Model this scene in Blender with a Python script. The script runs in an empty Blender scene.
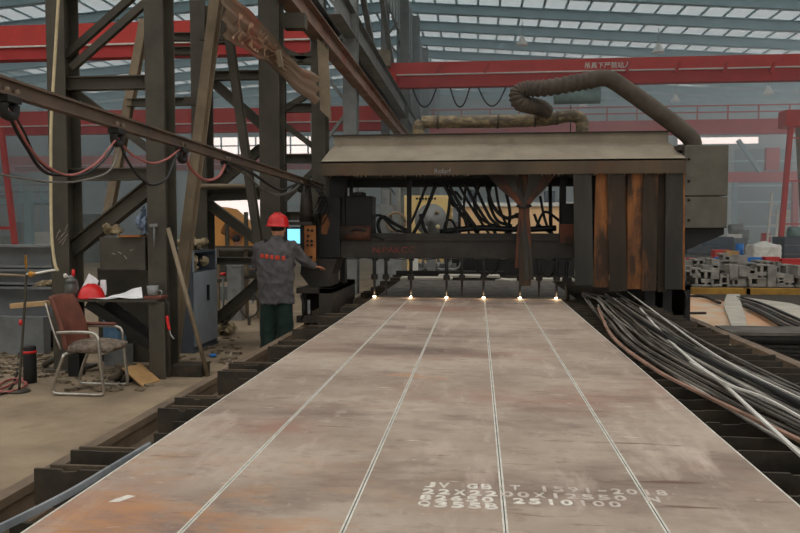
import bpy, bmesh, math, random
from mathutils import Vector, Matrix, noise
V = Vector
C = bpy.context.scene.collection
sc = bpy.context.scene
R = random.Random(7)
pi = math.pi

# ------------------------------------------------------------------ camera
FPX, CX, CY = 750.0, 400.0, 266.5
CAM = V((0, 0, 1.55))
PITCH, YAW = math.atan(38.5 / 750), math.atan(78 / 750 * math.cos(math.atan(38.5 / 750)))
fw = V((-math.sin(YAW) * math.cos(PITCH), math.cos(YAW) * math.cos(PITCH), -math.sin(PITCH)))
rt = V((math.cos(YAW), math.sin(YAW), 0))
upv = rt.cross(fw)

def ray(px, py):
    return fw * FPX + rt * (px - CX) + upv * (CY - py)
def at(px, py, Y):            # measured point of the place at distance Y along the hall
    r = ray(px, py); return CAM + r * (Y / r.y)
def atz(px, py, z):           # same, at height z
    r = ray(px, py); return CAM + r * ((z - CAM.z) / r.z)
def atx(px, py, X):
    r = ray(px, py); return CAM + r * (X / r.x)

cam = bpy.data.cameras.new('camera'); cam.sensor_width = 36; cam.lens = FPX / 800 * 36
cam.clip_start = 0.05; cam.clip_end = 300
co = bpy.data.objects.new('camera', cam); C.objects.link(co)
co.location = CAM
co.rotation_euler = Matrix((rt, upv, -fw)).transposed().to_euler()
sc.camera = co

# ------------------------------------------------------------------ materials
def mat(name, c1, c2=None, scale=4.0, rough=.65, metal=0.0, bump=0.0, stretch=(1, 1, 1), lo=.35, hi=.65, c3=None, s3=1.3, t3=.6, spec=.35, detail=5, emit=None, es=0):
    m = bpy.data.materials.new(name); m.use_nodes = True
    nt = m.node_tree; N = nt.nodes; L = nt.links
    b = N['Principled BSDF']
    b.inputs['Roughness'].default_value = rough; b.inputs['Metallic'].default_value = metal
    b.inputs['Specular IOR Level'].default_value = spec
    b.inputs['Base Color'].default_value = (*c1, 1)
    if c2 is not None:
        g = N.new('ShaderNodeNewGeometry'); mp = N.new('ShaderNodeMapping'); mp.inputs['Scale'].default_value = stretch
        L.new(g.outputs['Position'], mp.inputs['Vector'])
        n = N.new('ShaderNodeTexNoise'); n.inputs['Scale'].default_value = scale; n.inputs['Detail'].default_value = detail
        n.inputs['Roughness'].default_value = .62
        L.new(mp.outputs[0], n.inputs['Vector'])
        r = N.new('ShaderNodeMapRange'); r.inputs[1].default_value = lo; r.inputs[2].default_value = hi
        L.new(n.outputs['Fac'], r.inputs[0])
        mx = N.new('ShaderNodeMix'); mx.data_type = 'RGBA'
        mx.inputs[6].default_value = (*c1, 1); mx.inputs[7].default_value = (*c2, 1)
        L.new(r.outputs[0], mx.inputs[0]); out = mx.outputs[2]
        if c3 is not None:
            n3 = N.new('ShaderNodeTexNoise'); n3.inputs['Scale'].default_value = s3; n3.inputs['Detail'].default_value = 6
            n3.inputs['Roughness'].default_value = .7
            L.new(mp.outputs[0], n3.inputs['Vector'])
            r3 = N.new('ShaderNodeMapRange'); r3.inputs[1].default_value = t3; r3.inputs[2].default_value = t3 + .12
            L.new(n3.outputs['Fac'], r3.inputs[0])
            m3 = N.new('ShaderNodeMix'); m3.data_type = 'RGBA'; m3.inputs[7].default_value = (*c3, 1)
            L.new(r3.outputs[0], m3.inputs[0]); L.new(out, m3.inputs[6]); out = m3.outputs[2]
        L.new(out, b.inputs['Base Color'])
        if bump:
            bp = N.new('ShaderNodeBump'); bp.inputs['Strength'].default_value = bump; bp.inputs['Distance'].default_value = .02
            L.new(n.outputs['Fac'], bp.inputs['Height']); L.new(bp.outputs[0], b.inputs['Normal'])
    if emit:
        b.inputs['Emission Color'].default_value = (*emit, 1); b.inputs['Emission Strength'].default_value = es
    return m

def s2l(r, g, b):
    f = lambda v: (v / 255 / 12.92) if v / 255 <= .04045 else ((v / 255 + .055) / 1.055) ** 2.4
    return (f(r), f(g), f(b))

M = {}
M['floor'] = mat('dusty_concrete', s2l(150, 133, 110), s2l(122, 107, 88), 1.6, .9, bump=.15, c3=s2l(104, 92, 78), s3=.9, t3=.56)
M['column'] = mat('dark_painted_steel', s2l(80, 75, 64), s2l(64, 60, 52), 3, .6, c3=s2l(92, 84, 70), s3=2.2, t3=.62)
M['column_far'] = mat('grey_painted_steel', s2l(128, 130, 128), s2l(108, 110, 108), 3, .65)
M['tan_steel'] = mat('tan_primer_steel', s2l(142, 126, 104), s2l(118, 104, 84), 3, .65)
M['black'] = mat('sooty_black_steel', s2l(32, 30, 27), s2l(22, 21, 19), 6, .6, c3=s2l(50, 40, 31), s3=3, t3=.64)
M['gantry'] = mat('sooty_machine_steel', s2l(56, 50, 42), s2l(38, 34, 29), 5, .6, c3=s2l(78, 56, 40), s3=2.5, t3=.6)
M['hood_grey'] = mat('dusty_hood_steel', s2l(144, 134, 117), s2l(124, 114, 99), 2.5, .75, c3=s2l(112, 100, 84), s3=2.2, t3=.6)
M['hood_brown'] = mat('scorched_fascia_steel', s2l(92, 76, 58), s2l(70, 60, 47), 2.2, .7, stretch=(1, 1, .4), c3=s2l(88, 60, 44), s3=1.2, t3=.58)
M['box_grey'] = mat('grey_dusty_metal_box', s2l(98, 94, 84), s2l(84, 80, 71), 4, .7, c3=s2l(128, 126, 116), s3=3.5, t3=.7)
M['rust_panel'] = mat('rusty_orange_panel', s2l(166, 106, 58), s2l(120, 74, 42), 4, .8)
M['curtain_grey'] = mat('sooty_grey_rubber', s2l(66, 63, 57), s2l(48, 46, 42), 4, .8, stretch=(1, 1, .25), c3=s2l(86, 78, 66), s3=3, t3=.62)
M['curtain_dark'] = mat('scorched_dark_rubber', s2l(64, 51, 38), s2l(44, 37, 30), 4, .8, stretch=(1.5, 1, .35), c3=s2l(104, 68, 42), s3=2.8, t3=.56)
M['curtain_orange'] = mat('scorched_orange_rubber', s2l(148, 94, 52), s2l(98, 64, 40), 3.5, .8, stretch=(2, 1, .5), c3=s2l(62, 47, 35), s3=2.6, t3=.47)
M['curtain_red'] = mat('scorched_red_rubber', s2l(98, 58, 42), s2l(62, 44, 35), 3, .8, c3=s2l(50, 44, 38), s3=3, t3=.5)
M['duct'] = mat('dusty_grey_duct', s2l(80, 71, 61), s2l(62, 55, 48), 5, .75)
M['pipe'] = mat('peeling_tan_pipe', s2l(90, 80, 64), s2l(138, 122, 92), 7, .6, stretch=(1, 1, 3), lo=.45, hi=.6, c3=s2l(74, 66, 54), s3=3, t3=.5)
M['hose'] = mat('black_rubber_hose', s2l(26, 26, 26), s2l(20, 20, 20), 10, .5)
M['slat'] = mat('burnt_bed_slat', s2l(68, 59, 47), s2l(42, 38, 32), 7, .75, c3=s2l(98, 80, 60), s3=5, t3=.64)
M['rail'] = mat('rusty_rail', s2l(118, 100, 82), s2l(88, 76, 62), 4, .6)
M['foot'] = mat('dusty_rail_plinth', s2l(88, 76, 60), s2l(66, 58, 47), 4, .85)
M['edge'] = mat('bright_cut_edge', s2l(212, 210, 200), s2l(178, 176, 166), 18, .5)
M['blue_edge'] = mat('bluish_cut_offcut', s2l(150, 156, 160), s2l(118, 123, 127), 6, .4, metal=.1)
M['offcut'] = mat('highlit_steel_offcut', s2l(190, 186, 176), s2l(128, 124, 117), 3, .4, metal=.1)
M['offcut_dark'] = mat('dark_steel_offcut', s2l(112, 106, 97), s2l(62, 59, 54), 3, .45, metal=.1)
M['offcut_white'] = mat('bright_steel_offcut', s2l(226, 224, 216), s2l(196, 194, 186), 5, .4, metal=.2)
M['offcut_brown'] = mat('rusty_steel_offcut', s2l(150, 116, 98), s2l(112, 88, 74), 5, .5)
M['stencil'] = mat('worn_white_stencil_paint', s2l(222, 218, 208), s2l(196, 188, 178), 30, .7)
M['stencil_faint'] = mat('faded_white_stencil_paint', s2l(196, 188, 178), s2l(170, 156, 146), 26, .7)
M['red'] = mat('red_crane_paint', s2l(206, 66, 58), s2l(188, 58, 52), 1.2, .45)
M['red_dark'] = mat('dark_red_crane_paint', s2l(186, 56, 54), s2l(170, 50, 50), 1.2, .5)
M['white'] = mat('white_paint', s2l(232, 230, 222), s2l(214, 212, 204), 4, .6)
M['cream'] = mat('cream_rubber', s2l(214, 198, 160), s2l(190, 174, 138), 8, .6)
M['helmet'] = mat('red_helmet_plastic', s2l(216, 36, 34), s2l(204, 30, 30), 3, .32, spec=.5)
M['jacket'] = mat('grey_work_cloth', s2l(94, 91, 92), s2l(76, 74, 76), 14, .9)
M['trousers'] = mat('dark_green_cloth', s2l(34, 52, 46), s2l(24, 40, 36), 12, .9)
M['skin'] = mat('skin', s2l(196, 142, 112), s2l(180, 126, 98), 6, .6)
M['hair'] = mat('black_hair', s2l(28, 24, 22), s2l(20, 18, 16), 20, .6)
M['print'] = mat('orange_red_print', s2l(228, 88, 64), s2l(206, 76, 56), 12, .8)
M['shirt_blue'] = mat('pale_blue_cloth', s2l(150, 168, 188), s2l(128, 146, 168), 9, .9)
M['leather'] = mat('worn_brown_leatherette', s2l(124, 74, 60), s2l(96, 58, 48), 6, .5, c3=s2l(80, 52, 44), s3=5, t3=.62)
M['worn_seat'] = mat('worn_mottled_seat', s2l(134, 120, 106), s2l(80, 70, 62), 22, .9, c3=s2l(150, 138, 122), s3=14, t3=.6)
M['chrome'] = mat('chrome_tube', s2l(190, 186, 178), s2l(160, 154, 144), 8, .28, metal=.85)
M['paper'] = mat('white_paper', s2l(236, 236, 236), s2l(222, 222, 224), 6, .8)
M['wood'] = mat('pale_timber', s2l(200, 168, 124), s2l(176, 144, 102), 4, .8, stretch=(1, 8, 8))
M['ply'] = mat('tan_plywood_sheet', s2l(186, 148, 98), s2l(158, 124, 82), 4, .8)
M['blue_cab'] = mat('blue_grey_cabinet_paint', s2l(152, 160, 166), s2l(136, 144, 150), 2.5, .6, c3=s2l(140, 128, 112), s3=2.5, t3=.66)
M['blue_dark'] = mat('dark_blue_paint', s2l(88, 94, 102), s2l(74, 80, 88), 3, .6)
M['beam_blue'] = mat('blue_grey_mill_steel', s2l(122, 125, 126), s2l(98, 101, 102), 2.5, .6)
M['rag'] = mat('dirty_rag', s2l(176, 160, 128), s2l(116, 100, 78), 14, .95)
M['rag_blue'] = mat('pale_blue_rag', s2l(140, 156, 176), s2l(104, 116, 134), 10, .95)
M['glass'] = mat('grimy_glass', s2l(96, 98, 94), s2l(70, 72, 70), 6, .25, spec=.6)
M['blue'] = mat('bright_blue_plastic', s2l(40, 120, 196), s2l(32, 104, 178), 4, .5)
M['pale_blue'] = mat('pale_blue_plastic', s2l(132, 172, 206), s2l(96, 138, 178), 10, .4)
M['brass'] = mat('yellow_brass', s2l(206, 148, 48), s2l(178, 124, 40), 8, .4)
M['yellow'] = mat('machine_yellow', s2l(244, 214, 150), s2l(232, 200, 134), 2, .6)
M['beige'] = mat('beige_machine_paint', s2l(244, 206, 158), s2l(234, 192, 144), 1.5, .6)
M['orange'] = mat('orange_machine_paint', s2l(240, 172, 92), s2l(226, 156, 78), 2, .6)
M['rust_plate'] = mat('rust_orange_plate', s2l(214, 150, 104), s2l(190, 160, 130), 1.5, .75, c3=s2l(190, 176, 156), s3=1.2, t3=.5)
M['tan_plate'] = mat('tan_plate', s2l(176, 160, 138), s2l(150, 134, 114), 2.5, .7)
M['pale_plate'] = mat('pale_grey_plate', s2l(190, 184, 170), s2l(164, 158, 146), 4, .55)
M['block'] = mat('grey_cut_steel', s2l(150, 146, 138), s2l(112, 109, 104), 5, .6)
M['dark_plate'] = mat('dark_mottled_plate', s2l(104, 98, 90), s2l(62, 58, 53), 7, .7, stretch=(1, .5, 1))
M['track'] = mat('rusty_cable_track', s2l(98, 80, 66), s2l(74, 62, 54), 3, .6)
M['cleat'] = mat('brown_scorched_cleat', s2l(98, 84, 66), s2l(66, 57, 46), 7, .75)
M['dark_door'] = mat('dark_blue_grey_door', s2l(70, 84, 92), s2l(58, 70, 78), .8, .7)
M['ochre'] = mat('ochre_timber', s2l(170, 130, 56), s2l(140, 104, 48), 4, .8)
M['wall'] = mat('grey_wall_sheet', s2l(150, 156, 154), s2l(132, 140, 140), .6, .8)
M['rafter'] = mat('blue_grey_rafter', s2l(160, 184, 190), s2l(146, 170, 178), 1, .7)
M['galv'] = mat('galvanised_grey', s2l(150, 152, 150), s2l(124, 126, 126), 6, .5, metal=.3)
M['debris'] = mat('rubbish_grey', s2l(140, 126, 104), s2l(84, 74, 62), 16, .9)
M['banner'] = mat('faded_red_banner', s2l(140, 76, 60), s2l(116, 97, 80), 1.6, .85, lo=.32, hi=.50)
M['banner_text'] = mat('faded_banner_lettering', s2l(178, 150, 124), s2l(140, 104, 84), 8, .85)
M['runway'] = mat('rusty_brown_girder', s2l(150, 122, 104), s2l(118, 96, 84), 1.6, .6, c3=s2l(128, 82, 70), s3=.9, t3=.52)
M['red_cable'] = mat('red_cable', s2l(168, 96, 90), s2l(140, 78, 72), 10, .5)
M['grey_cable'] = mat('grey_cable', s2l(110, 106, 98), s2l(90, 86, 80), 10, .5)
M['screen'] = mat('cyan_screen', s2l(120, 200, 220), emit=s2l(140, 226, 250), es=1.1)
M['flame'] = mat('torch_flame', (1, .8, .5), emit=(1.0, .78, .5), es=16)
M['red_lettering'] = mat('faded_red_lettering', s2l(136, 58, 48), s2l(88, 48, 40), 9, .8)
M['teal'] = mat('grey_green_hoist', s2l(130, 150, 146), s2l(110, 130, 126), 3, .5)
M['shoe'] = mat('muddy_boot', s2l(96, 84, 70), s2l(66, 58, 50), 10, .9)

def plate_material():
    m = bpy.data.materials.new('mill_scale_plate'); m.use_nodes = True
    nt = m.node_tree; N = nt.nodes; L = nt.links; b = N['Principled BSDF']
    b.inputs['Roughness'].default_value = .66; b.inputs['Specular IOR Level'].default_value = .2
    g = N.new('ShaderNodeNewGeometry')
    def nz(scale, stretch, lo, hi, detail=6, ro=.65):
        mp = N.new('ShaderNodeMapping'); mp.inputs['Scale'].default_value = stretch
        L.new(g.outputs['Position'], mp.inputs['Vector'])
        n = N.new('ShaderNodeTexNoise'); n.inputs['Scale'].default_value = scale; n.inputs['Detail'].default_value = detail; n.inputs['Roughness'].default_value = ro
        L.new(mp.outputs[0], n.inputs['Vector'])
        r = N.new('ShaderNodeMapRange'); r.inputs[1].default_value = lo; r.inputs[2].default_value = hi
        L.new(n.outputs['Fac'], r.inputs[0]); return r.outputs[0]
    def mix(a, c, f):
        x = N.new('ShaderNodeMix'); x.data_type = 'RGBA'
        if isinstance(a, tuple): x.inputs[6].default_value = (*a, 1)
        else: L.new(a, x.inputs[6])
        x.inputs[7].default_value = (*c, 1); L.new(f, x.inputs[0]); return x.outputs[2]
    c = mix(s2l(172, 158, 144), s2l(147, 132, 119), nz(1.6, (1, 1, 1), .38, .62))
    c = mix(c, s2l(148, 118, 104), nz(1.0, (.8, 1.3, 1), .52, .68))
    c = mix(c, s2l(106, 90, 82), nz(1.1, (.8, 1.8, 1), .50, .72))
    c = mix(c, s2l(182, 166, 154), nz(2.2, (2.4, .6, 1), .56, .72))
    c = mix(c, s2l(108, 84, 74), nz(2.6, (.9, 7, 1), .63, .72, 4))
    c = mix(c, s2l(178, 132, 96), nz(1.1, (1, 2.2, 1), .66, .76, 7))
    c = mix(c, s2l(200, 188, 176), nz(5, (1, 6, 1), .68, .76, 3))
    c = mix(c, s2l(112, 98, 89), nz(9, (1, 1.7, 1), .54, .78, 8, .75))
    c = mix(c, s2l(186, 172, 160), nz(12, (1.6, 1, 1), .60, .80, 8, .75))
    sx = N.new('ShaderNodeSeparateXYZ'); L.new(g.outputs['Position'], sx.inputs[0])
    ry = N.new('ShaderNodeMapRange'); ry.inputs[1].default_value = 3.0; ry.inputs[2].default_value = 1.9; L.new(sx.outputs['Y'], ry.inputs[0])
    rx = N.new('ShaderNodeMapRange'); rx.inputs[1].default_value = .2; rx.inputs[2].default_value = -.7; L.new(sx.outputs['X'], rx.inputs[0])
    mu = N.new('ShaderNodeMath'); mu.operation = 'MULTIPLY'; L.new(ry.outputs[0], mu.inputs[0]); L.new(rx.outputs[0], mu.inputs[1])
    mu2 = N.new('ShaderNodeMath'); mu2.operation = 'MULTIPLY'; L.new(mu.outputs[0], mu2.inputs[0]); L.new(nz(3.2, (1, 2.0, 1), .47, .66, 8, .72), mu2.inputs[1])
    c = mix(c, s2l(174, 128, 90), mu2.outputs[0])
    L.new(c, b.inputs['Base Color'])
    bp = N.new('ShaderNodeBump'); bp.inputs['Strength'].default_value = .06; bp.inputs['Distance'].default_value = .01
    L.new(nz(22, (1, 2, 1), .2, .8), bp.inputs['Height']); L.new(bp.outputs[0], b.inputs['Normal'])
    return m
M['plate'] = plate_material()

# ------------------------------------------------------------------ mesh builder
def frame(d, up=V((0, 0, 1))):
    d = d.normalized(); u = up - d * up.dot(d)
    if u.length < 1e-4: u = V((0, 1, 0)) - d * d.y
    u.normalize(); return d, u, d.cross(u)

def smooth_path(pts, k=6):
    pts = [V(p) for p in pts]
    if len(pts) < 3: return pts
    e = [pts[0] * 2 - pts[1]] + pts + [pts[-1] * 2 - pts[-2]]; out = []
    for i in range(1, len(e) - 2):
        a, b, c, d = e[i - 1:i + 3]
        for j in range(k):
            t = j / k
            out.append(.5 * ((2 * b) + (c - a) * t + (2 * a - 5 * b + 4 * c - d) * t * t + (3 * b - a - 3 * c + d) * t ** 3))
    return out + [pts[-1]]

class MB:
    def __init__(s): s.v = []; s.f = []; s.sm = []
    def add(s, vs, fs, smooth=False):
        o = len(s.v); s.v += [V(v) for v in vs]; s.f += [tuple(i + o for i in f) for f in fs]; s.sm += [smooth] * len(fs); return s
    def box(s, c, size, rot=None):
        x, y, z = (a / 2 for a in size)
        vs = [V(p) for p in ((-x, -y, -z), (x, -y, -z), (x, y, -z), (-x, y, -z), (-x, -y, z), (x, -y, z), (x, y, z), (-x, y, z))]
        if rot is not None: vs = [rot @ v for v in vs]
        return s.add([v + V(c) for v in vs], [(0, 3, 2, 1), (4, 5, 6, 7), (0, 1, 5, 4), (1, 2, 6, 5), (2, 3, 7, 6), (3, 0, 4, 7)])
    def span(s, lo, hi):
        lo, hi = V(lo), V(hi); return s.box((lo + hi) / 2, hi - lo)
    def extr(s, prof, p, q, up=V((0, 0, 1))):       # profile (side, up) from p to q
        p, q = V(p), V(q); d, u, sd = frame(q - p, V(up)); n = len(prof)
        vs = [p + sd * a + u * b for a, b in prof] + [q + sd * a + u * b for a, b in prof]
        return s.add(vs, [tuple(range(n))[::-1], tuple(range(n, 2 * n))] + [(i, (i + 1) % n, n + (i + 1) % n, n + i) for i in range(n)])
    def bar(s, p, q, w, h, up=V((0, 0, 1))):
        return s.extr([(-w / 2, -h / 2), (w / 2, -h / 2), (w / 2, h / 2), (-w / 2, h / 2)], p, q, up)
    def hbeam(s, p, q, w, h, tf=.016, tw=.012, up=V((0, 0, 1))):
        a, b, t = w / 2, h / 2, tw / 2
        return s.extr([(-a, -b), (a, -b), (a, -b + tf), (t, -b + tf), (t, b - tf), (a, b - tf), (a, b), (-a, b), (-a, b - tf), (-t, b - tf), (-t, -b + tf), (-a, -b + tf)], p, q, up)
    def angle(s, p, q, w, t=.01, up=V((0, 0, 1))):
        return s.extr([(-w / 2, -w / 2), (w / 2, -w / 2), (w / 2, -w / 2 + t), (-w / 2 + t, -w / 2 + t), (-w / 2 + t, w / 2), (-w / 2, w / 2)], p, q, up)
    def tube(s, pts, r, n=8, k=0, caps=True):
        pts = smooth_path(pts, k) if k else [V(p) for p in pts]
        rr = r if callable(r) else (lambda t: r)
        d0 = (pts[1] - pts[0]).normalized(); _, u, _ = frame(d0); rings = []; m = len(pts)
        for i, p in enumerate(pts):
            d = (pts[min(i + 1, m - 1)] - pts[max(i - 1, 0)]).normalized()
            u = (u - d * u.dot(d)); u.normalize(); w = d.cross(u); q = rr(i / (m - 1))
            qa, qb = q if isinstance(q, tuple) else (q, q)
            rings.append([p + u * math.cos(2 * pi * j / n) * qb + w * math.sin(2 * pi * j / n) * qa for j in range(n)])
        vs = [v for g in rings for v in g]; fs = []
        for i in range(m - 1):
            for j in range(n):
                fs.append((i * n + j, i * n + (j + 1) % n, (i + 1) * n + (j + 1) % n, (i + 1) * n + j))
        s.add(vs, fs, True)
        if caps:
            s.add(rings[0], [tuple(range(n))[::-1]]); s.add(rings[-1], [tuple(range(n))])
        return s
    def ribbon(s, pts, w, t, side, k=0):             # flat strip whose width runs along side
        pts = smooth_path(pts, k) if k else [V(p) for p in pts]
        sd0 = V(side).normalized(); m = len(pts); vs = []
        ww = w if callable(w) else (lambda q: w)
        for i, p in enumerate(pts):
            d = (pts[min(i + 1, m - 1)] - pts[max(i - 1, 0)]).normalized()
            sd = (sd0 - d * sd0.dot(d)).normalized(); nn = d.cross(sd); h = ww(i / (m - 1)) / 2
            vs += [p - sd * h - nn * t / 2, p + sd * h - nn * t / 2, p + sd * h + nn * t / 2, p - sd * h + nn * t / 2]
        fs = [(3, 2, 1, 0), tuple(range(4 * m - 4, 4 * m))]
        for i in range(m - 1):
            for j in range(4): fs.append((4 * i + j, 4 * i + (j + 1) % 4, 4 * i + 4 + (j + 1) % 4, 4 * i + 4 + j))
        return s.add(vs, fs)
    def lathe(s, c, prof, n=20, axis=V((0, 0, 1)), sx=1, sy=1):
        d, u, w = frame(V(axis), V((0, 1, 0)) if abs(V(axis).normalized().z) > .9 else V((0, 0, 1))); c = V(c); m = len(prof); vs = []
        for r, h in prof:
            vs += [c + d * h + u * r * sy * math.cos(2 * pi * j / n) + w * r * sx * math.sin(2 * pi * j / n) for j in range(n)]
        fs = [(i * n + j, i * n + (j + 1) % n, (i + 1) * n + (j + 1) % n, (i + 1) * n + j) for i in range(m - 1) for j in range(n)]
        s.add(vs, fs, True)
        if prof[0][0] > 1e-5: s.add(vs[:n], [tuple(range(n))[::-1]])
        if prof[-1][0] > 1e-5: s.add(vs[-n:], [tuple(range(n))])
        return s
    def cyl(s, p, q, r, n=16):
        return s.tube([p, q], r, n)
    def ball(s, c, rx, ry, rz, n=12, m=8):
        c = V(c); vs = []
        for i in range(m + 1):
            a = pi * i / m
            vs += [c + V((rx * math.sin(a) * math.cos(2 * pi * j / n), ry * math.sin(a) * math.sin(2 * pi * j / n), -rz * math.cos(a))) for j in range(n)]
        return s.add(vs, [(i * n + j, i * n + (j + 1) % n, (i + 1) * n + (j + 1) % n, (i + 1) * n + j) for i in range(m) for j in range(n)], True)
    def build(s, name, m, parent=None, bevel=0, base=None):
        me = bpy.data.meshes.new(name)
        if parent is not None: L0 = world_loc(parent)
        elif base is not None: L0 = V(base)
        else:
            xs = [v.x for v in s.v]; ys = [v.y for v in s.v]; zs = [v.z for v in s.v]
            L0 = V(((min(xs) + max(xs)) / 2, (min(ys) + max(ys)) / 2, min(zs)))
        me.from_pydata([v - L0 for v in s.v], [], s.f); me.update()
        bm = bmesh.new(); bm.from_mesh(me); bmesh.ops.remove_doubles(bm, verts=bm.verts, dist=1e-5) if len(s.f) < 4000 and any(s.sm) else None
        bmesh.ops.recalc_face_normals(bm, faces=bm.faces); bm.to_mesh(me); bm.free()
        if any(s.sm) and len(me.polygons) == len(s.sm):
            for p, q in zip(me.polygons, s.sm): p.use_smooth = q
        elif all(s.sm):
            for p in me.polygons: p.use_smooth = True
        o = bpy.data.objects.new(name, me); C.objects.link(o)
        me.materials.append(M[m] if isinstance(m, str) else m)
        if parent is not None: o.parent = parent
        else: o.location = L0
        if bevel:
            b = o.modifiers.new('bevel', 'BEVEL'); b.width = bevel; b.segments = 2; b.limit_method = 'ANGLE'; b.angle_limit = .6
        return o

def world_loc(o):
    p = V(o.location)
    while o.parent is not None: o = o.parent; p += V(o.location)
    return p
def tag(o, label=None, cat=None, group=None, kind=None):
    if label: o['label'] = label
    if cat: o['category'] = cat
    if group: o['group'] = group
    if kind: o['kind'] = kind
    return o
def thing(name, label, cat, loc, group=None):
    o = bpy.data.objects.new(name, None); C.objects.link(o); o.location = V(loc); o.empty_display_size = .1
    return tag(o, label, cat, group)
def dup(root, loc, label=None, rotz=None):
    r = root.copy(); C.objects.link(r); r.location = V(loc)
    if label: r['label'] = label
    if rotz is not None: r.rotation_euler = (0, 0, rotz)
    for ch in root.children:
        c = ch.copy(); C.objects.link(c); c.parent = r
        for g in ch.children:
            d = g.copy(); C.objects.link(d); d.parent = c
    return r
def struct(mb, name, m, parent=None):
    o = mb.build(name, m, parent, base=(0, 0, 0)); o['kind'] = 'structure'; return o
def text(name, body, m, parent, origin, xdir, ydir, size, depth=.002, align='LEFT', sx=1.0, warp=None, bold=0.0, fit=None):
    cu = bpy.data.curves.new(name, 'FONT'); cu.body = body; cu.size = size; cu.extrude = depth; cu.bevel_depth = bold * size; cu.bevel_resolution = 0; cu.align_x = align; cu.resolution_u = 3
    t = bpy.data.objects.new(name, cu); C.objects.link(t)
    bpy.context.view_layer.update()
    dg = bpy.context.evaluated_depsgraph_get()
    me = bpy.data.meshes.new_from_object(t.evaluated_get(dg)); bpy.data.objects.remove(t); bpy.data.curves.remove(cu)
    x, y = V(xdir).normalized(), V(ydir).normalized(); z = x.cross(y)
    L0 = world_loc(parent) if parent is not None else V((0, 0, 0))
    if fit and len(me.vertices):
        xs = [v.co.x for v in me.vertices]; ys = [v.co.y for v in me.vertices]
        for v in me.vertices:
            v.co.x = fit[0] + (v.co.x - min(xs)) / max(1e-6, max(xs) - min(xs)) * fit[1]; v.co.y = (v.co.y - min(ys)) / max(1e-6, max(ys) - min(ys)) * fit[2] + fit[3]
    for v in me.vertices:
        if warp: v.co = warp(v.co * 1.0) - L0
        else: v.co = V(origin) + x * v.co.x * sx + y * v.co.y + z * v.co.z - L0
    o = bpy.data.objects.new(name, me); C.objects.link(o); me.materials.clear(); me.materials.append(M[m]); o.parent = parent
    return o
def evaluated(o, name, m, parent=None):            # freeze modifiers into a plain mesh
    bpy.context.view_layer.update()
    dg = bpy.context.evaluated_depsgraph_get(); me = bpy.data.meshes.new_from_object(o.evaluated_get(dg))
    L0 = V(o.location); bpy.data.objects.remove(o); me.name = name
    me.materials.clear(); me.materials.append(M[m])
    for p in me.polygons: p.use_smooth = True
    n = bpy.data.objects.new(name, me); C.objects.link(n)
    n.parent = parent; n.location = L0
    return n
def fused(mb, name, m, parent, voxel, wrinkle=0, wscale=9, smooth=3):
    o = mb.build('tmp', m, parent)
    r = o.modifiers.new('r', 'REMESH'); r.mode = 'VOXEL'; r.voxel_size = voxel
    if smooth: q = o.modifiers.new('s', 'SMOOTH'); q.iterations = smooth; q.factor = .5
    n = evaluated(o, name, m, parent)
    if wrinkle:
        for v in n.data.vertices:
            p = v.co
            d = (1 - 2 * abs(noise.noise(V((p.x * wscale + p.z * wscale * .5, p.y * wscale, p.z * wscale * .8 - p.x * wscale * .5))))) - .5 + .5 * noise.noise(V((p.x * wscale * 2.2 + p.z * 9, p.y * wscale * 2, p.z * wscale * 2.4)))
            v.co = p + v.normal * d * wrinkle
    return n
# ------------------------------------------------------------------ setting
XL, XR, YB, YF = -30.0, 26.0, 58.0, -14.0
RX = -4.0
def roof_z(x): return 11.75 - .078 * abs(x - RX)

struct(MB().span((XL, YF, -.2), (XR, YB, 0)), 'floor', 'floor')
# translucent roof sheets: daylight comes through them
def roof_material(dense, tint):
    m = bpy.data.materials.new('translucent_roof_sheet'); m.use_nodes = True
    nt = m.node_tree; N = nt.nodes; L = nt.links; N.remove(N['Principled BSDF'])
    o = N['Material Output']; t = N.new('ShaderNodeBsdfTransparent'); t.inputs[0].default_value = (*tint, 1)
    d = N.new('ShaderNodeBsdfDiffuse'); d.inputs[0].default_value = (.55, .6, .6, 1)
    x = N.new('ShaderNodeMixShader'); x.inputs[0].default_value = dense
    L.new(t.outputs[0], x.inputs[1]); L.new(d.outputs[0], x.inputs[2]); L.new(x.outputs[0], o.inputs['Surface'])
    return m
M['roof'] = roof_material(.79, (.86, .96, 1.0)); M['roof_light_boost'] = roof_material(.12, (1.0, .975, .95))  # unseen near roof made almost clear, added to brighten the foreground
mb = MB(); mbc = MB()
for x0, x1 in ((XL, RX), (RX, XR)):
    n = 14
    for i in range(n):
        a, b = x0 + (x1 - x0) * i / n, x0 + (x1 - x0) * (i + 1) / n
        mb.add([(a, 15, roof_z(a)), (b, 15, roof_z(b)), (b, YB, roof_z(b)), (a, YB, roof_z(a))], [(0, 1, 2, 3)])
        mbc.add([(a, YF, roof_z(a)), (b, YF, roof_z(b)), (b, 15, roof_z(b)), (a, 15, roof_z(a))], [(0, 1, 2, 3)])
ceil = struct(mb, 'ceiling', 'roof'); struct(mbc, 'light_boost_roof', 'roof_light_boost', ceil)
for k in range(24):
    y = -11 + 3 * k
    if y > 57.5: break
    mb = MB()
    for x0, x1 in ((XL, RX), (RX, XR)):
        mb.hbeam((x0, y, roof_z(x0) - .27), (x1, y, roof_z(x1) - .27), .3, .44, .03, .02)
    struct(mb, 'rafter', 'rafter', ceil)
mb = MB()
x = XL + .5
while x < XR:
    mb.span((x - .05, YF, roof_z(x) - .06), (x + .05, YB, roof_z(x) - .012)); x += .95
struct(mb, 'purlins', 'rafter', ceil)
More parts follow.
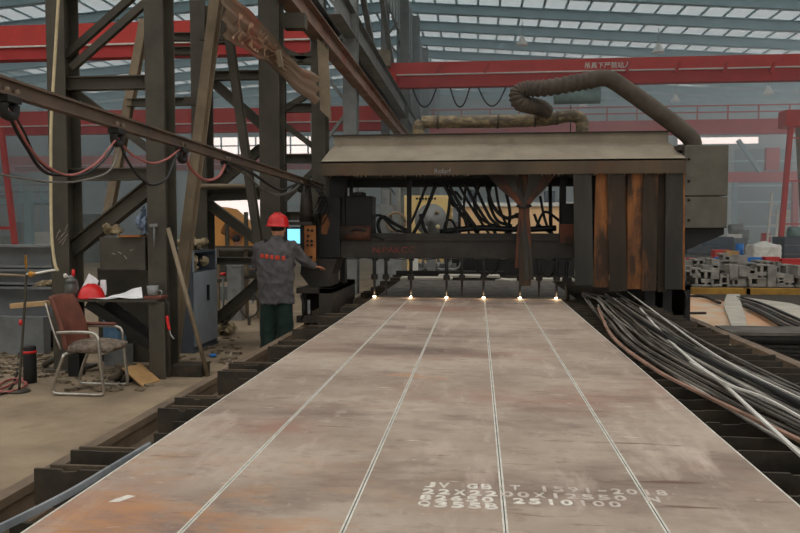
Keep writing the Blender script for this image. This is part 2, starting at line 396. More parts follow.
# walls
def wall_with_holes(name, u0, u1, z0, z1, holes, put):
    us = sorted({u0, u1, *[h[0] for h in holes], *[h[1] for h in holes]}); zs = sorted({z0, z1, *[h[2] for h in holes], *[h[3] for h in holes]}); mb = MB()
    for i in range(len(us) - 1):
        for j in range(len(zs) - 1):
            uc, zc = (us[i] + us[i + 1]) / 2, (zs[j] + zs[j + 1]) / 2
            if any(h[0] < uc < h[1] and h[2] < zc < h[3] for h in holes): continue
            mb.span(*put(us[i], us[i + 1], zs[j], zs[j + 1]))
    return struct(mb, name, 'wall')
def bx(px): return at(px, 228, YB).x
def bz(py): return at(478, py, YB).z
bh = [(bx(676), bx(757), bz(146.5), bz(140)), (bx(212), bx(262), 0, bz(194)), (bx(205), bx(318), bz(152), bz(134)), (-21.3, -20.7, 1.2, 2.6)]
put_back = lambda a, b, c, d: ((a, YB, c), (b, YB + .2, d))
w = wall_with_holes('wall_back', XL, XR, 0, 12, bh, put_back)
for i in range(19):                                  # sheet ribs and girts on the back wall
    pass
mb = MB()
for z in (1.6, 3.4, 4.6, 6.4, 9.2):
    mb.span((bx(270), YB - .16, z), (XR, YB - .005, z + .14))
struct(mb, 'wall_girts', 'rafter', w)
mb = MB(); x = bx(205)
while x < bx(318): mb.span((x - .06, YB + .02, bz(152)), (x + .06, YB + .12, bz(134))); x += 1.4
mb.span((bx(205), YB + .02, bz(143) - .05), (bx(318), YB + .12, bz(143) + .05))
struct(MB().span((bx(733), YB - .14, 0), (bx(790), YB - .02, bz(152))), 'door_1', 'dark_door')
struct(mb, 'window_bars', 'rafter', w)
wall_with_holes('wall_left', YF, YB, 0, 12, [(14, 54, 8.6, 9.2)], lambda a, b, c, d: ((XL - .2, a, c), (XL, b, d)))
wall_with_holes('wall_right', YF, YB, 0, 12, [(18, 56, 3.5, 9.2), (-10, 14, 7.4, 8.2)], lambda a, b, c, d: ((XR, a, c), (XR + .2, b, d)))  # tall unseen opening added to throw side light into the far haze
wall_with_holes('wall_front', XL, XR, 0, 12, [(-7, 13, 0, 6)], lambda a, b, c, d: ((a, YF - .2, c), (b, YF, d)))  # unseen wall put in to cut frontal light, its opening sized for brightness
# sheeting under the roof along the column line
mb = MB()
for i in range(88):
    y = 14 + i * .5
    mb.span((-3.02 - .04 * (i % 2), y, 8.9), (-2.94 - .04 * (i % 2), y + .5, roof_z(-3) - .56))
struct(mb, 'wall_upper', 'wall')

# haze filling the far end of the hall
def haze_material(name, dens):
    hm = bpy.data.materials.new(name); hm.use_nodes = True
    nt = hm.node_tree; nt.nodes.remove(nt.nodes['Principled BSDF'])
    vs = nt.nodes.new('ShaderNodeVolumeScatter'); vs.inputs['Color'].default_value = (.72, .90, .97, 1); vs.inputs['Density'].default_value = dens
    vs.inputs['Anisotropy'].default_value = .1
    nt.links.new(vs.outputs[0], nt.nodes['Material Output'].inputs['Volume']); M[name] = hm
for nm, dens, lo, hi, lab in (('thin_haze', .011, (XL + .05, 20, .03), (XR - .05, 29.98, 11.0), 'thin blue grey haze in the middle of the hall around the nearer crane'),
                              ('side_haze', .026, (XL + .05, 30, .03), (-3.52, YB - .3, 10.2), 'blue grey haze at the far end of the left bay'),
                              ('far_haze', .031, (-3.5, 30, .03), (XR - .05, YB - .3, 10.2), 'thick blue grey haze at the far end of the machine bay')):
    haze_material(nm, dens); mb = MB(); mb.span(lo, hi)
    tag(mb.build('haze', nm), lab, 'haze', kind='stuff')

# ------------------------------------------------------------------ steel structure at the left
def column(mb, x, y, z0, z1, w=.2, d=.26):
    mb.hbeam((x, y, z0), (x, y, z1), w, d, .022, .014, V((0, 1, 0)))

Y1 = 7.75
def X1(px): return at(px, 228, Y1).x
def Z1(py): return at(478, py, Y1).z
fr = thing('steel_tower', 'dark steel frame of two tall columns with crossbeams behind the chair and workbench', 'steel frame', (-3.75, Y1, 0))
cxa, cxb = X1(67), X1(162.5)
for cx_ in (cxa, cxb):
    mb = MB(); column(mb, cx_, Y1, 0, 6.2, .2, .3); c = mb.build('column', 'column', fr)
    MB().span((cx_ - .2, Y1 - .22, 0), (cx_ + .2, Y1 + .22, .03)).build('base_plate', 'column', c)
for py, h in ((75.5, .14), (171.5, .13), (-30, .2)):
    MB().hbeam((cxa, Y1, Z1(py)), (cxb, Y1, Z1(py)), .12, h, .014, .01).build('crossbeam', 'column', fr)
MB().bar(at(66, 56, Y1 + .05), at(138, -8, Y1 + .05), .06, .075).build('diagonal_brace', 'column', fr)
MB().bar(at(72, 68, Y1 - .02), at(150, -1, Y1 - .02), .06, .075).build('diagonal_brace', 'column', fr)
MB().bar(at(68, 86, Y1 + .1), at(150, 150, Y1 + .1), .05, .08).build('diagonal_brace', 'column', fr)
MB().hbeam(at(72, 250, Y1 + .08), at(156, 183, Y1 + .08), .14, .16, .014, .01).build('diagonal_brace', 'column', fr)
mb = MB()
for (x0, y0), (x1, y1) in (((56, 238), (60, 229)), ((58, 240), (66, 231)), ((61, 236), (64, 233)), ((59, 243), (68, 234)), ((62, 245), (66, 238)), ((65, 230), (68, 224)), ((57, 233), (61, 231))):
    mb.bar(at(x0, y0, Y1 - .152), at(x1, y1, Y1 - .152), .003, .003)
mb.build('chalk_mark', 'stencil_faint', fr)

Y2 = 9.95
def X2(px): return at(px, 228, Y2).x
def Z2(py): return at(478, py, Y2).z
f2 = thing('steel_tower', 'dark braced steel frame rising right behind the worker and the cabinet', 'steel frame', (-3.1, Y2, 0))
ca, cb = X2(204), X2(273)
for cx_, w_ in ((ca, .2), (cb, .27)):
    mb = MB(); column(mb, cx_, Y2, 0, 4.58, w_, .3); mb.build('column', 'column', f2)
for p0, p1, h in ((70, 70, .12), (190, 188, .07), (196, 194, .11), (25, 25, .3), (262, 262, .1)):
    MB().hbeam((ca, Y2 + .02, Z2(p0)), (cb, Y2 + .02, Z2(p1)), .12, h, .014, .01).build('crossbeam', 'column', f2)
for a, b in (((213, 82), (262, 125)), ((262, 148), (204, 196)), ((206, 202), (262, 244)), ((204, 330), (262, 280))):
    MB().hbeam(at(*a, Y2 + .05), at(*b, Y2 + .05), .1, .13, .012, .01).build('diagonal_brace', 'column', f2)
MB().tube([at(196, 186, Y2 - .2), at(248, 186, Y2 - .2)], .03).build('pipe_rail', 'tan_steel', f2)
MB().bar(at(285, 22, Y2 + .3), at(306, 22, Y2 + .3), .18, .2).build('bracket', 'column', f2)

# A-shaped support of light and dark channel
fa = thing('leaning_support', 'tan and dark inclined steel channels leaning together above the cabinet', 'steel support', (-3.2, 8.9, 0))
MB().hbeam(at(219, -20, 8.4), V((at(172, 352, 8.4).x, 8.4, 0)), .11, .16, .02, .012, V((0, 1, 0))).build('inclined_leg', 'tan_steel', fa)
MB().hbeam(at(221, -20, 9.0), at(259, 246, 9.0), .09, .12, .012, .01, V((0, 1, 0))).build('inclined_leg', 'column', fa)
MB().bar(at(200, 37, 8.95), at(224, 37, 8.95), .06, .08).build('tie', 'column', fa)
MB().bar(at(185, 101, 8.95), at(205, 101, 8.95), .08, .1).build('tie', 'column', fa)

MB().hbeam(at(145, 20, 10.4), at(107, 222, 10.4), .12, .12, .012, .01, V((0, 1, 0))).build('inclined_leg', 'tan_steel', fa)
for a, b in (((128, 103), (206, 101)), ((172, 37), (214, 37)), ((172, 51), (214, 51))):
    MB().hbeam(at(*a, 10.35), at(*b, 10.35), .1, .11, .012, .01).build('tie', 'column', fa)
# runway girder overhead, its brackets and the row of building columns
rg = thing('runway_girder', 'rusty brown girder running overhead from above the worker toward the far wall', 'girder', (-2.6, 16, 0))
gx = -2.6; gz = 1.55 + 1.235 * 2.6
MB().hbeam((gx, 5.2, gz), (gx, 27.5, gz), .22, .34, .02, .014).build('girder', 'runway', rg)
MB().bar((gx - .02, 5.2, gz + .2), (gx - .02, 27.5, gz + .2), .06, .06).build('rail', 'black', rg)
mb = MB(); vv = [at(317, 38, 11.75), at(328, 50, 11.75), at(331, 120, 11.75), at(320, 110, 11.75)]
mb.add(vv + [v + V((.0, .03, 0)) for v in vv], [(0, 1, 2, 3), (7, 6, 5, 4), (0, 4, 5, 1), (1, 5, 6, 2), (2, 6, 7, 3), (3, 7, 4, 0)])
mb.build('hanger_plate', 'tan_steel', rg)

f3 = thing('steel_tower', 'braced steel frame between the worker\'s helmet and the machine hood, farther back', 'steel frame', (-2.5, 12.2, 0))
Y3 = 12.2
mb = MB(); column(mb, at(321, 228, Y3).x, Y3, 0, 4.56, .22, .34); mb.build('column', 'column', f3)
mb = MB(); column(mb, at(281, 228, Y3).x, Y3, 0, 4.56, .14, .3); mb.build('column', 'column', f3)
for py in (108, 159, 216, 60):
    MB().hbeam(at(281, py, Y3), at(321, py, Y3), .12, .14, .014, .01).build('crossbeam', 'column', f3)
for a, b in (((285, 64), (318, 52)), ((283, 50), (320, 66)), ((281, 122), (318, 150)), ((320, 165), (284, 200)), ((320, 88), (286, 108))):
    MB().bar(at(*a, Y3), at(*b, Y3), .09, .09).build('diagonal_brace', 'column', f3)

# row of building columns, built columns of two chords with lacing
def building_column(y):
    t = thing('building_column', 'tall grey laced column in the row receding behind the machine hood', 'column', (-3.1, y, 0), 'building columns in a row')
    for dx in (-.42, .3):
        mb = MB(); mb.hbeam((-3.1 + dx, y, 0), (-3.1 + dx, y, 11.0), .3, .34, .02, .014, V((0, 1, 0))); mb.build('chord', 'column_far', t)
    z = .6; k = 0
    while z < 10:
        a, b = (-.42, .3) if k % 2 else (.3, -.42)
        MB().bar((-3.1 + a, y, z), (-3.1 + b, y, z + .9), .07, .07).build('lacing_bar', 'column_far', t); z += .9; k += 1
    return t
bc = building_column(16.5)
for y in (28.5, 34, 40, 46, 52): dup(bc, (-3.1, y, 0))
for x_, lab in ((-3.42, 'grey steel crane runway on the column row, far bay side'), (-2.78, 'grey steel crane runway on the column row, machine side')):
    r2 = thing('crane_runway', lab, 'girder', (x_, 36, 0))
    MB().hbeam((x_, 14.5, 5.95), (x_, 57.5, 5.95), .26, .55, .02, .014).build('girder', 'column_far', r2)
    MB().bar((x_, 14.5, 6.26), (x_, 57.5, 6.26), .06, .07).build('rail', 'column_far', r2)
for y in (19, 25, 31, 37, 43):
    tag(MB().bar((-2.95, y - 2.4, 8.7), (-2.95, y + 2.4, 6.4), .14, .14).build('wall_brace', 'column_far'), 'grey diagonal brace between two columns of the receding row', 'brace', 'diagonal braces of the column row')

# banner sagging under the girder
top = [(222, -12), (240, 4), (260, 24), (283, 49), (300, 65), (318, 74)]; bot = [(226, 40), (236, 46), (256, 58), (272, 66), (294, 86), (318, 105)]
ys = [7.9, 8.2, 8.6, 9.0, 9.25, 9.4]
T = smooth_path([at(p[0], p[1], y) for p, y in zip(top, ys)], 8); B = smooth_path([at(p[0], p[1], y) for p, y in zip(bot, ys)], 8)
mb = MB(); n = len(T); mth = 10; vs_ = []
for i in range(n):
    for j in range(mth + 1):
        p = T[i].lerp(B[i], j / mth); vs_.append(p + V((.035 * math.sin(j * 1.9 + i * .12), 0, .01 * math.sin(i * .7))))
q = len(vs_); vs_ += [v + V((-.012, 0, 0)) for v in vs_]
fs_ = []
for i in range(n - 1):
    for j in range(mth):
        a = i * (mth + 1) + j; fs_ += [(a, a + 1, a + mth + 2, a + mth + 1), (q + a, q + a + mth + 1, q + a + mth + 2, q + a + 1)]
for i in range(n - 1):
    for j in (0, mth):
        a = i * (mth + 1) + j; fs_.append((a, a + mth + 1, q + a + mth + 1, q + a))
mb.add(vs_, fs_, True)
bn = mb.build('banner', 'banner'); tag(bn, 'faded red cloth banner sagging under the overhead girder', 'banner')
def on_banner(v):
    u = max(0, min(.999, v.x / 3.2)); k = u * (n - 1); i = int(k); fr_ = k - i
    t_ = T[i].lerp(T[i + 1], fr_); b_ = B[i].lerp(B[i + 1], fr_)
    j = (1 - (v.y / .5 + .12)) * mth
    p = t_.lerp(b_, max(0, min(1, 1 - (v.y / .5 + .15))))
    return p + V((.035 * math.sin(max(0, min(mth, j)) * 1.9 + i * .12) + .03, -.004, 0)) + V((v.z, 0, 0))
text('lettering', '    人人讲安全', 'banner_text', bn, None, (1, 0, 0), (0, 0, 1), .36, .002, warp=on_banner)
mb = MB(); mb.bar(at(278, 50, 8.9), at(281, 67, 8.95), .05, .06, V((1, 0, 0))); tag(mb.build('clamp_plate', 'tan_steel'), 'small tan clamp plate holding the red banner against the dark column', 'clamp')

# ------------------------------------------------------------------ overhead cranes
def crane(name_label, xa, xb, Y, z0, z1, mred='red', split=.5, loc_x=0):
    t = thing('overhead_crane', name_label, 'crane', ((xa + xb) / 2, Y, 0))
    zm = z0 + (z1 - z0) * split
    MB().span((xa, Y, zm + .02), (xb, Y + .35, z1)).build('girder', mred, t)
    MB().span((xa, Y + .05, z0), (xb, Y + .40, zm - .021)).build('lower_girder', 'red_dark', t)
    MB().span((xa, Y - .04, zm - .02), (xb, Y + .04, zm + .019)).build('white_rail', 'white', t)
    MB().span((xa - .1, Y - .5, z0 - .05), (xa + .35, Y + 1.4, z0 + .45)).build('end_carriage', mred, t)
    return t
YC = 25.6
kr = crane('red overhead crane girder with white lettering crossing the hall above the machine', at(386, 228, YC).x, XR - .3, YC, at(478, 85.8, YC).z, at(478, 61, YC).z)
zt = at(600, 69.5, YC).z
text('lettering', '吊具下严禁站人', 'white', kr, (at(582, 228, YC).x, YC - .012, at(600, 67.8, YC).z), (1, 0, 0), (0, 0, 1), .215, .004, bold=.012)
for px in (628, 677, 725, 772, 487, 440):
    p = at(px, 67, YC); mb = MB(); mb.bar(p + V((-.08, -.1, -.2)), p + V((.06, -.1, .12)), .1, .09); mb.build('bracket', 'red_dark', kr)
MB().span(at(372, 66, YC - .6), at(391, 52, YC - .2)).build('control_box', 'tan_steel', kr)
mb = MB(); mb.cyl(at(371, 74, YC - .5), at(385, 74, YC - .5), .2); mb.build('travel_motor', 'galv', kr)
mb = MB(); p = at(577, 96, YC + .3); mb.cyl(p - V((.75, 0, 0)), p + V((.75, 0, 0)), .27, 20); hh = mb.build('hoist', 'teal', kr)
MB().span(p + V((-.35, -.1, .2)), p + V((.35, .1, .75))).build('hanger', 'teal', hh)
MB().cyl(p + V((-.2, 0, -.3)), p + V((-.2, 0, -1.6)), .02).build('chain', 'black', hh)
for a, b, d in ((412, 437, 20), (450, 470, 20), (478, 506, 19)):
    pts = [at(a, 87, YC + .3), at((a * 3 + b) / 4, 87 + d * .75, YC + .3), at((a + b) / 2, 87 + d, YC + .3), at((a + 3 * b) / 4, 87 + d * .75, YC + .3), at(b, 87, YC + .3)]
    MB().tube(pts, .025, 6, 5).build('festoon_loop', 'hose', kr)
YD = 40
k2 = thing('overhead_crane', 'hazy pink red crane with handrail, farthest crane across the right of the hall', 'crane', (10, YD, 0))
def ZD(py): return at(600, py, YD).z
MB().span((-2.6, YD, ZD(135)), (XR - .3, YD + .6, ZD(121))).build('girder', 'red', k2)
for py in (107.5, 114):
    MB().span((-2.6, YD - .05, ZD(py) - .03), (XR - .3, YD + .03, ZD(py) + .03)).build('handrail', 'red', k2)
x = -2.4
while x < XR - .4:
    MB().span((x - .03, YD - .05, ZD(122)), (x + .03, YD + .02, ZD(107.5))).build('rail_post', 'red', k2); x += 1.5
for i, (Y, a, b, lab) in enumerate(((19.0, 24, 58, 'nearest red overhead crane girder in the left bay, behind the tall columns'), (29.0, 111, 134, 'second red overhead crane in the left bay, lower behind the frame'), (45.0, 156, 171, 'farthest red overhead crane in the left bay, lowest and hazy'))):
    crane(lab, -29.6, -3.75, Y, at(60, b, Y).z, at(60, a, Y).z, split=.36)
# red gantry leg in the left bay, seen past the frame
def gantry_leg(lab, x0, x1, Y, za, zb, xe=.12):
    t = thing('gantry_leg', lab, 'crane leg', ((x0 + x1) / 2, Y, 0))
    return t
Yg = 27.0
gl = thing('gantry_leg', 'slanted red crane leg standing in the left bay beyond the beam pile', 'crane leg', (at(12, 228, Yg).x, Yg, 0))
MB().bar(at(1, 128, Yg), V((at(17, 228, Yg).x, Yg, 0)), .17, .17, V((0, 1, 0))).build('leg', 'red', gl)
MB().bar(at(-40, 228, Yg), at(14, 228, Yg), .12, .12).build('tie_bar', 'red', gl)
MB().bar(at(-40, 196, Yg), at(8, 196, Yg), .08, .08).build('tie_bar', 'galv', gl)
# right semi-gantry
Yr = 31.0
gr = thing('gantry_leg', 'red ladder-like gantry leg at the right edge behind the block heap', 'crane leg', (at(785, 228, Yr).x, Yr, 0))
MB().bar(at(792, 112, Yr), V((at(779, 240, Yr).x, Yr, 0)), .17, .17, V((0, 1, 0))).build('leg', 'red', gr)
MB().bar(at(797, 112, Yr + .6), V((at(806, 240, Yr + .6).x, Yr + .6, 0)), .15, .15, V((0, 1, 0))).build('leg', 'tan_steel', gr)
for py in (138, 181, 224, 258): MB().bar(at(789.5 - (py - 138) * .085, py, Yr + .1), at(800, py, Yr + .4), .05, .05).build('rung', 'red', gr)
MB().span(at(786, 126, Yr - .2), at(830, 112, Yr + .6)).build('head_beam', 'red', gr)
Yw = 46.0
t = thing('wall_crane_beam', 'hazy pink red beam low on the far right wall', 'beam', (at(755, 228, Yw).x, Yw, 0))
MB().span(at(726, 182, Yw), at(800, 172, Yw + .5)).build('beam', 'red', t)
MB().bar(at(795, 182, Yw + .3), V((at(795, 228, Yw + .3).x, Yw + .3, 0)), .3, .3, V((0, 1, 0))).build('post', 'red_dark', t)
MB().bar(at(735, 182, Yw + .3), V((at(735, 228, Yw + .3).x, Yw + .3, 0)), .25, .25, V((0, 1, 0))).build('post', 'rafter', t)
MB().bar(at(738, 140, Yw), at(760, 172, Yw), .3, .2).build('diagonal_brace', 'rafter', t)
MB().span(at(766, 170, Yw + 1), at(778, 148, Yw + 1.3)).build('motor_box', 'red', t)
# ------------------------------------------------------------------ cutting bed, rails, plates
ZP = .72
YE = atz(450, 298, ZP).y            # far end of the plate
XLR, XRR = -2.0, 2.2                # rail centres
for x_, lab, zt_ in ((XLR, 'rusty machine rail along the floor side of the cutting bed', .42), (XRR, 'rusty machine rail along the hose and offcut side of the cutting bed', .45)):
    t = thing('machine_rail', lab, 'rail', (x_, 7, 0))
    MB().span((x_ - .09, .6, 0), (x_ + .09, 14.5, zt_ - .16)).build('plinth', 'foot', t)
    MB().extr([(-.07, 0), (.07, 0), (.07, .015), (.012, .03), (.012, .105), (.035, .12), (.035, .16), (-.035, .16), (-.035, .12), (-.012, .105), (-.012, .03), (-.07, .015)], (x_, .6, zt_ - .16), (x_, 14.5, zt_ - .16)).build('rail_section', 'rail', t)
for x_, lab in ((-1.2, 'sooty bed side beam under the floor-side ends of the slats'), (1.72, 'sooty bed side beam under the slat ends on the offcut side')):
    tag(MB().span((x_ - .06, 1.0, 0), (x_ + .06, 14.2, .42)).build('bed_beam', 'slat'), lab, 'bed beam')
tag(MB().span((-1.15, 1.0, .005), (1.65, 14.2, .12)).build('slag', 'black'), 'black slag lying under the cutting bed slats', 'slag', kind='stuff')
rs = random.Random(3)
y = 1.55; k = 0; slat0 = None
while y < 13.9:
    long_ = (k % 4) in (0, 1); xl = (-1.54 + rs.uniform(-.05, .05)) if long_ else (-1.32 + rs.uniform(-.04, .04)); xr = 1.98 + rs.uniform(-.05, .05); zt_ = .694 + rs.uniform(-.012, .0)
    t = thing('bed_slat', 'sooty upright crosswise support slat of the cutting bed', 'bed slat', (.2, y, .42), 'crosswise slats of the cutting bed')
    mb = MB(); prof = [(-1.16, .42), (-1.2, zt_ - .17), (xl, zt_ - rs.uniform(.11, .15)), (xl, zt_)]
    # worn top edge with cut notches
    x = xl + .1
    while x < xr - .1:
        wdt = rs.uniform(.05, .16); dp = rs.uniform(.0, .02) if x < -1.2 else rs.uniform(.0, .010)
        prof += [(x, zt_), (x + .01, zt_ - dp), (x + wdt * .6, zt_ - dp * .8), (x + wdt * .6 + .012, zt_)]; x += wdt * .6 + rs.uniform(.06, .22)
    prof += [(xr, zt_), (xr, .42)]
    prof = [(-(a), b) for a, b in prof]
    mb.extr([(-a, b) for a, b in prof], (0, y - .007, 0), (0, y + .007, 0)); mb.build('slat_plate', 'slat', t)
    # a short doubled end piece on the floor side, as the photograph shows
    if long_ and rs.random() < .8:
        dx = rs.uniform(.18, .32); h = rs.uniform(.11, .15)
        m2 = MB(); m2.span((xl + rs.uniform(.0, .06), y + .03, zt_ - h), (xl + dx, y + .045, zt_ + .004)); m2.span((xl, y, zt_ - h), (xl + .014, y + .04, zt_ - .02)); m2.build('end_cleat', 'cleat', t)
    if rs.random() < .5:
        xx = rs.uniform(1.2, 1.7); m2 = MB(); m2.tube([(xx - .03, y - .02, zt_ - .02), (xx - .03, y - .02, zt_ - .07), (xx, y - .02, zt_ - .1), (xx + .03, y - .02, zt_ - .07), (xx + .03, y - .02, zt_ - .02)], .007, 6); m2.build('hook', 'slat', t)
    y += .232 + rs.uniform(-.015, .015); k += 1

# five strips of the plate parted by four cuts
def xat(px, py=533): return atz(px, py, ZP).x
cuts = [(atz(20, 533, ZP).x), atz(180, 533, ZP).x, atz(342, 533, ZP).x, atz(506, 533, ZP).x, atz(668, 533, ZP).x, atz(832, 533, ZP).x]
side_l = ['floor-side strip of the cut steel plate, left of the first cut', 'second cut strip of rusty steel plate from the floor side', 'middle cut strip of steel plate carrying the bold white stencil lettering', 'cut strip of steel plate with the fainter stencil numbers', 'offcut-side strip of the cut steel plate beside the dark bed slats']
strips = []
Y0p = .9
for i in range(5):
    a, b = cuts[i] + .0015, cuts[i + 1] - .0015
    t = thing('steel_plate_strip', side_l[i], 'steel plate', ((a + b) / 2, 5, ZP - .022))
    MB().span((a, Y0p, ZP - .022), (b, YE, ZP)).build('plate', 'plate', t)
    for xe in (a, b):
        s_ = 1 if xe == a else -1; w_ = .0062
        pts = []; mb = MB()
        mb.span((min(xe, xe + s_ * w_), Y0p, ZP - .004), (max(xe, xe + s_ * w_), YE, ZP + .0012)); mb.build('cut_edge', 'edge', t)
    strips.append(t)
# stencil lettering: every piece belongs to the strip it is painted on
def stencil(body, px0, py0, py1, px1, cut_px, bright):
    L0, L1 = atz(px0, py1, ZP), atz(px1, py1, ZP); h = (atz(px0, py0, ZP) - L0).y
    n = len(body); adv = (L1.x - L0.x) / n
    groups = {}
    for j, ch in enumerate(body):
        if ch == ' ': continue
        x = L0.x + adv * j; c = x + adv * .4
        si = max(i for i in range(5) if cuts[i] < c)
        pass
        text('stencil_mark', ch, 'stencil' if (c < bright) else 'stencil_faint', strips[si], (x, L0.y, ZP + .0006), (1, 0, 0), (0, 1, 0), h * 1.30, .0006, bold=.03, fit=((adv * .28, adv * .26, h, 0) if ch in '1/' else (adv * .1, adv * .6, h * .2, h * .4) if ch == '-' else (0, adv * .78, h, 0)))
stencil('JV GB/T 1591-2018', 424, 482.5, 487.5, 666, 0, .05)
stencil('22X2200X12550 N', 422, 489, 494, 659, 0, .06)
stencil('82650 2510100', 419, 495, 500.2, 622, 0, .30)
stencil('Q355B', 417, 501, 506.8, 502, 0, .3)
# white scuff on the first strip
mb = MB(); p = atz(122, 499, ZP + .001); mb.add([p + V((-.03, -.03, 0)), p + V((.005, -.022, 0)), p + V((.03, .03, 0)), p + V((.0, .035, 0)), p + V((-.022, .0, 0))], [(0, 1, 2, 3, 4)])
mb.build('chalk_scuff', 'stencil', strips[0])

tag(MB().span((-1.22, YE + .12, .697), (1.15, 11.9, .72)).build('steel_plate', 'dark_plate'), 'dark mottled steel plate lying on the bed behind the torches', 'steel plate')
# trim offcuts of the two plate edges
pts = [atz(x, y, ZP) for x, y in ((-12, 534), (35, 511), (75, 490), (113, 467), (150, 445))]
mb = MB(); mb.ribbon(pts, .011, .022, (1, 0, 0), 6); tag(mb.build('edge_trim', 'blue_edge'), 'thin bluish edge trim curving away from the floor-side plate edge', 'trim strip')

# ------------------------------------------------------------------ offcut strips on the far-side slats
ro = random.Random(11)
def fan(t, y):
    ys_ = [1.4, 2.6, 4.0, 5.2, 6.9, 8.4, 9.4]; base = [1.50, 1.28, 1.12, 1.04, 1.10, 1.22, 1.34]; wd = [.50, .46, .46, .50, .50, .44, .36]
    for i in range(6):
        if ys_[i] <= y <= ys_[i + 1]:
            f = (y - ys_[i]) / (ys_[i + 1] - ys_[i]); f = f * f * (3 - 2 * f)
            return base[i] * (1 - f) + base[i + 1] * f + t * (wd[i] * (1 - f) + wd[i + 1] * f)
    return 1.3
kinds = ['offcut', 'offcut_dark', 'offcut_dark'] * 7  # alternating pale and dark tones put highlight lines and shaded gaps into colour
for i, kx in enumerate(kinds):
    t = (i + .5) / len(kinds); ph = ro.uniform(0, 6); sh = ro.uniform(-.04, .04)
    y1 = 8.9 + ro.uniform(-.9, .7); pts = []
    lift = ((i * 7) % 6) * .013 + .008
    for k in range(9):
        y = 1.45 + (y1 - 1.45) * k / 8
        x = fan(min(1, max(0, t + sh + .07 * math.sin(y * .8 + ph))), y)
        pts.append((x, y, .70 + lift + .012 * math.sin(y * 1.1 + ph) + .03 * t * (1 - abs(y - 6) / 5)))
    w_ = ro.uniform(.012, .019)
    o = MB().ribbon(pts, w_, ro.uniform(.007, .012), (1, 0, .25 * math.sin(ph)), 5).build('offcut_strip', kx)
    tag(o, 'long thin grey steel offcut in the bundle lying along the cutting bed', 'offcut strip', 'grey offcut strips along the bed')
def special(lab, mtl, pix, w_, t_, z=.765):
    o = MB().ribbon([atz(x, y, z) for x, y in pix], w_, t_, (1, 0, 0), 6).build('offcut_strip', mtl); return tag(o, lab, 'offcut strip')
special('bright white offcut strip crossing diagonally over the grey offcut bundle', 'offcut_white', ((640, 308), (662, 333), (690, 359), (720, 381), (756, 414), (812, 465)), .015, .010, .785)
special('bright narrow offcut strip nearest the rusty rail, curving outward', 'offcut_white', ((628, 292), (655, 312), (700, 345), (745, 372), (812, 404)), .010, .010, .80)
special('rusty brown offcut strip nearest the cut plate edge', 'offcut_brown', ((598, 308), (612, 336), (650, 366), (690, 388), (740, 412), (812, 446)), .022, .012, .75)
special('pale offcut strip splitting from the bundle toward the frame edge', 'offcut_white', ((690, 362), (725, 383), (765, 398), (812, 424)), .011, .010, .80)
o = MB().tube([atz(x, y, .79) for x, y in ((606, 296), (640, 320), (680, 345), (720, 366), (760, 384), (815, 412))], .017, 8, 6).build('ribbed_hose', 'hose'); tag(o, 'black ribbed hose lying among the steel offcut strips', 'hose')
mb = MB(); p = atz(632, 291, .78); mb.tube([p + V((.0, 0, 0)), p + V((.03, -.15, .03)), p + V((.12, -.2, .05)), p + V((.16, -.05, .06))], .012, 6, 6); tag(mb.build('offcut_curl', 'offcut_white'), 'short bright curled offcut at the far end of the strip bundle', 'offcut curl')
# ------------------------------------------------------------------ gantry cutting machine
gy = 8.45
g = thing('cutting_gantry', 'sooty gantry flame cutting machine with dusty hood bridging the steel plate', 'cutting machine', (.2, 9.2, .42))
xl, xr = at(321, 170, gy).x, at(686, 170, gy).x
zb_, zf_ = at(478, 174.5, gy).z, at(478, 160, gy).z
zs_, zt2 = at(478, 144, 8.95).z, at(478, 134.5, 8.95).z
# hood: sloped skirt, brown fascia, raised top band
mb = MB(); th = .02
mb.add([(xl, gy, zf_), (xr, gy, zf_), (xr - .07, 8.95, zs_), (xl + .05, 8.95, zs_), (xl, gy, zf_ - .02), (xr, gy, zf_ - .02), (xr - .07, 8.97, zs_ - .03), (xl + .05, 8.97, zs_ - .03)],
       [(0, 1, 2, 3), (7, 6, 5, 4), (0, 4, 5, 1), (1, 5, 6, 2), (2, 6, 7, 3), (3, 7, 4, 0)])
mb.build('hood_slope', 'hood_grey', g)
MB().span((xl, gy, zb_), (xr, gy + th, zf_ - .001)).build('hood_fascia', 'hood_brown', g)
mb = MB(); n = 90
for i in range(n):
    x = xl + (xr - xl) * (i + .5) / n; d = R.uniform(.006, .03); w_ = (xr - xl) / n * .8
    mb.add([(x - w_ / 2, gy - .004, zb_ + .012), (x + w_ / 2, gy - .004, zb_ + .012), (x + w_ * R.uniform(-.3, .3), gy - .004, zb_ - d), (x - w_ / 2, gy + .01, zb_ + .012), (x + w_ / 2, gy + .01, zb_ + .012)], [(0, 2, 1), (0, 1, 4, 3), (1, 2, 4), (0, 3, 2), (3, 4, 2)])
mb.build('torn_edge', 'hood_brown', g)
MB().span((xl + .05, 8.95, zs_), (xr - .07, 10.2, zt2)).build('hood_top', 'hood_grey', g)
MB().bar((xl + .03, 8.94, zt2 + .006), (xr - .05, 8.94, zt2 + .006), .05, .014).build('hood_lip', 'gantry', g)
for x_ in (xl, xr - th):
    mb = MB(); mb.extr([(gy + .03, zb_), (10.2, zb_), (10.2, zt2 - .02), (8.97, zs_ - .02), (gy + .03, zf_ - .03)], (x_, 0, 0), (x_ + th, 0, 0)); mb2 = MB()
    pr = [(gy + .03, zb_), (10.2, zb_), (10.2, zs_), (8.97, zs_ - .04), (gy + .03, zf_ - .03)]
    mb2.add([(x_, a, b) for a, b in pr] + [(x_ + th, a, b) for a, b in pr], [(0, 1, 2, 3, 4), (9, 8, 7, 6, 5)] + [(i, 5 + i, 5 + (i + 1) % 5, (i + 1) % 5) for i in range(5)])
    mb2.build('hood_side', 'hood_brown', g)
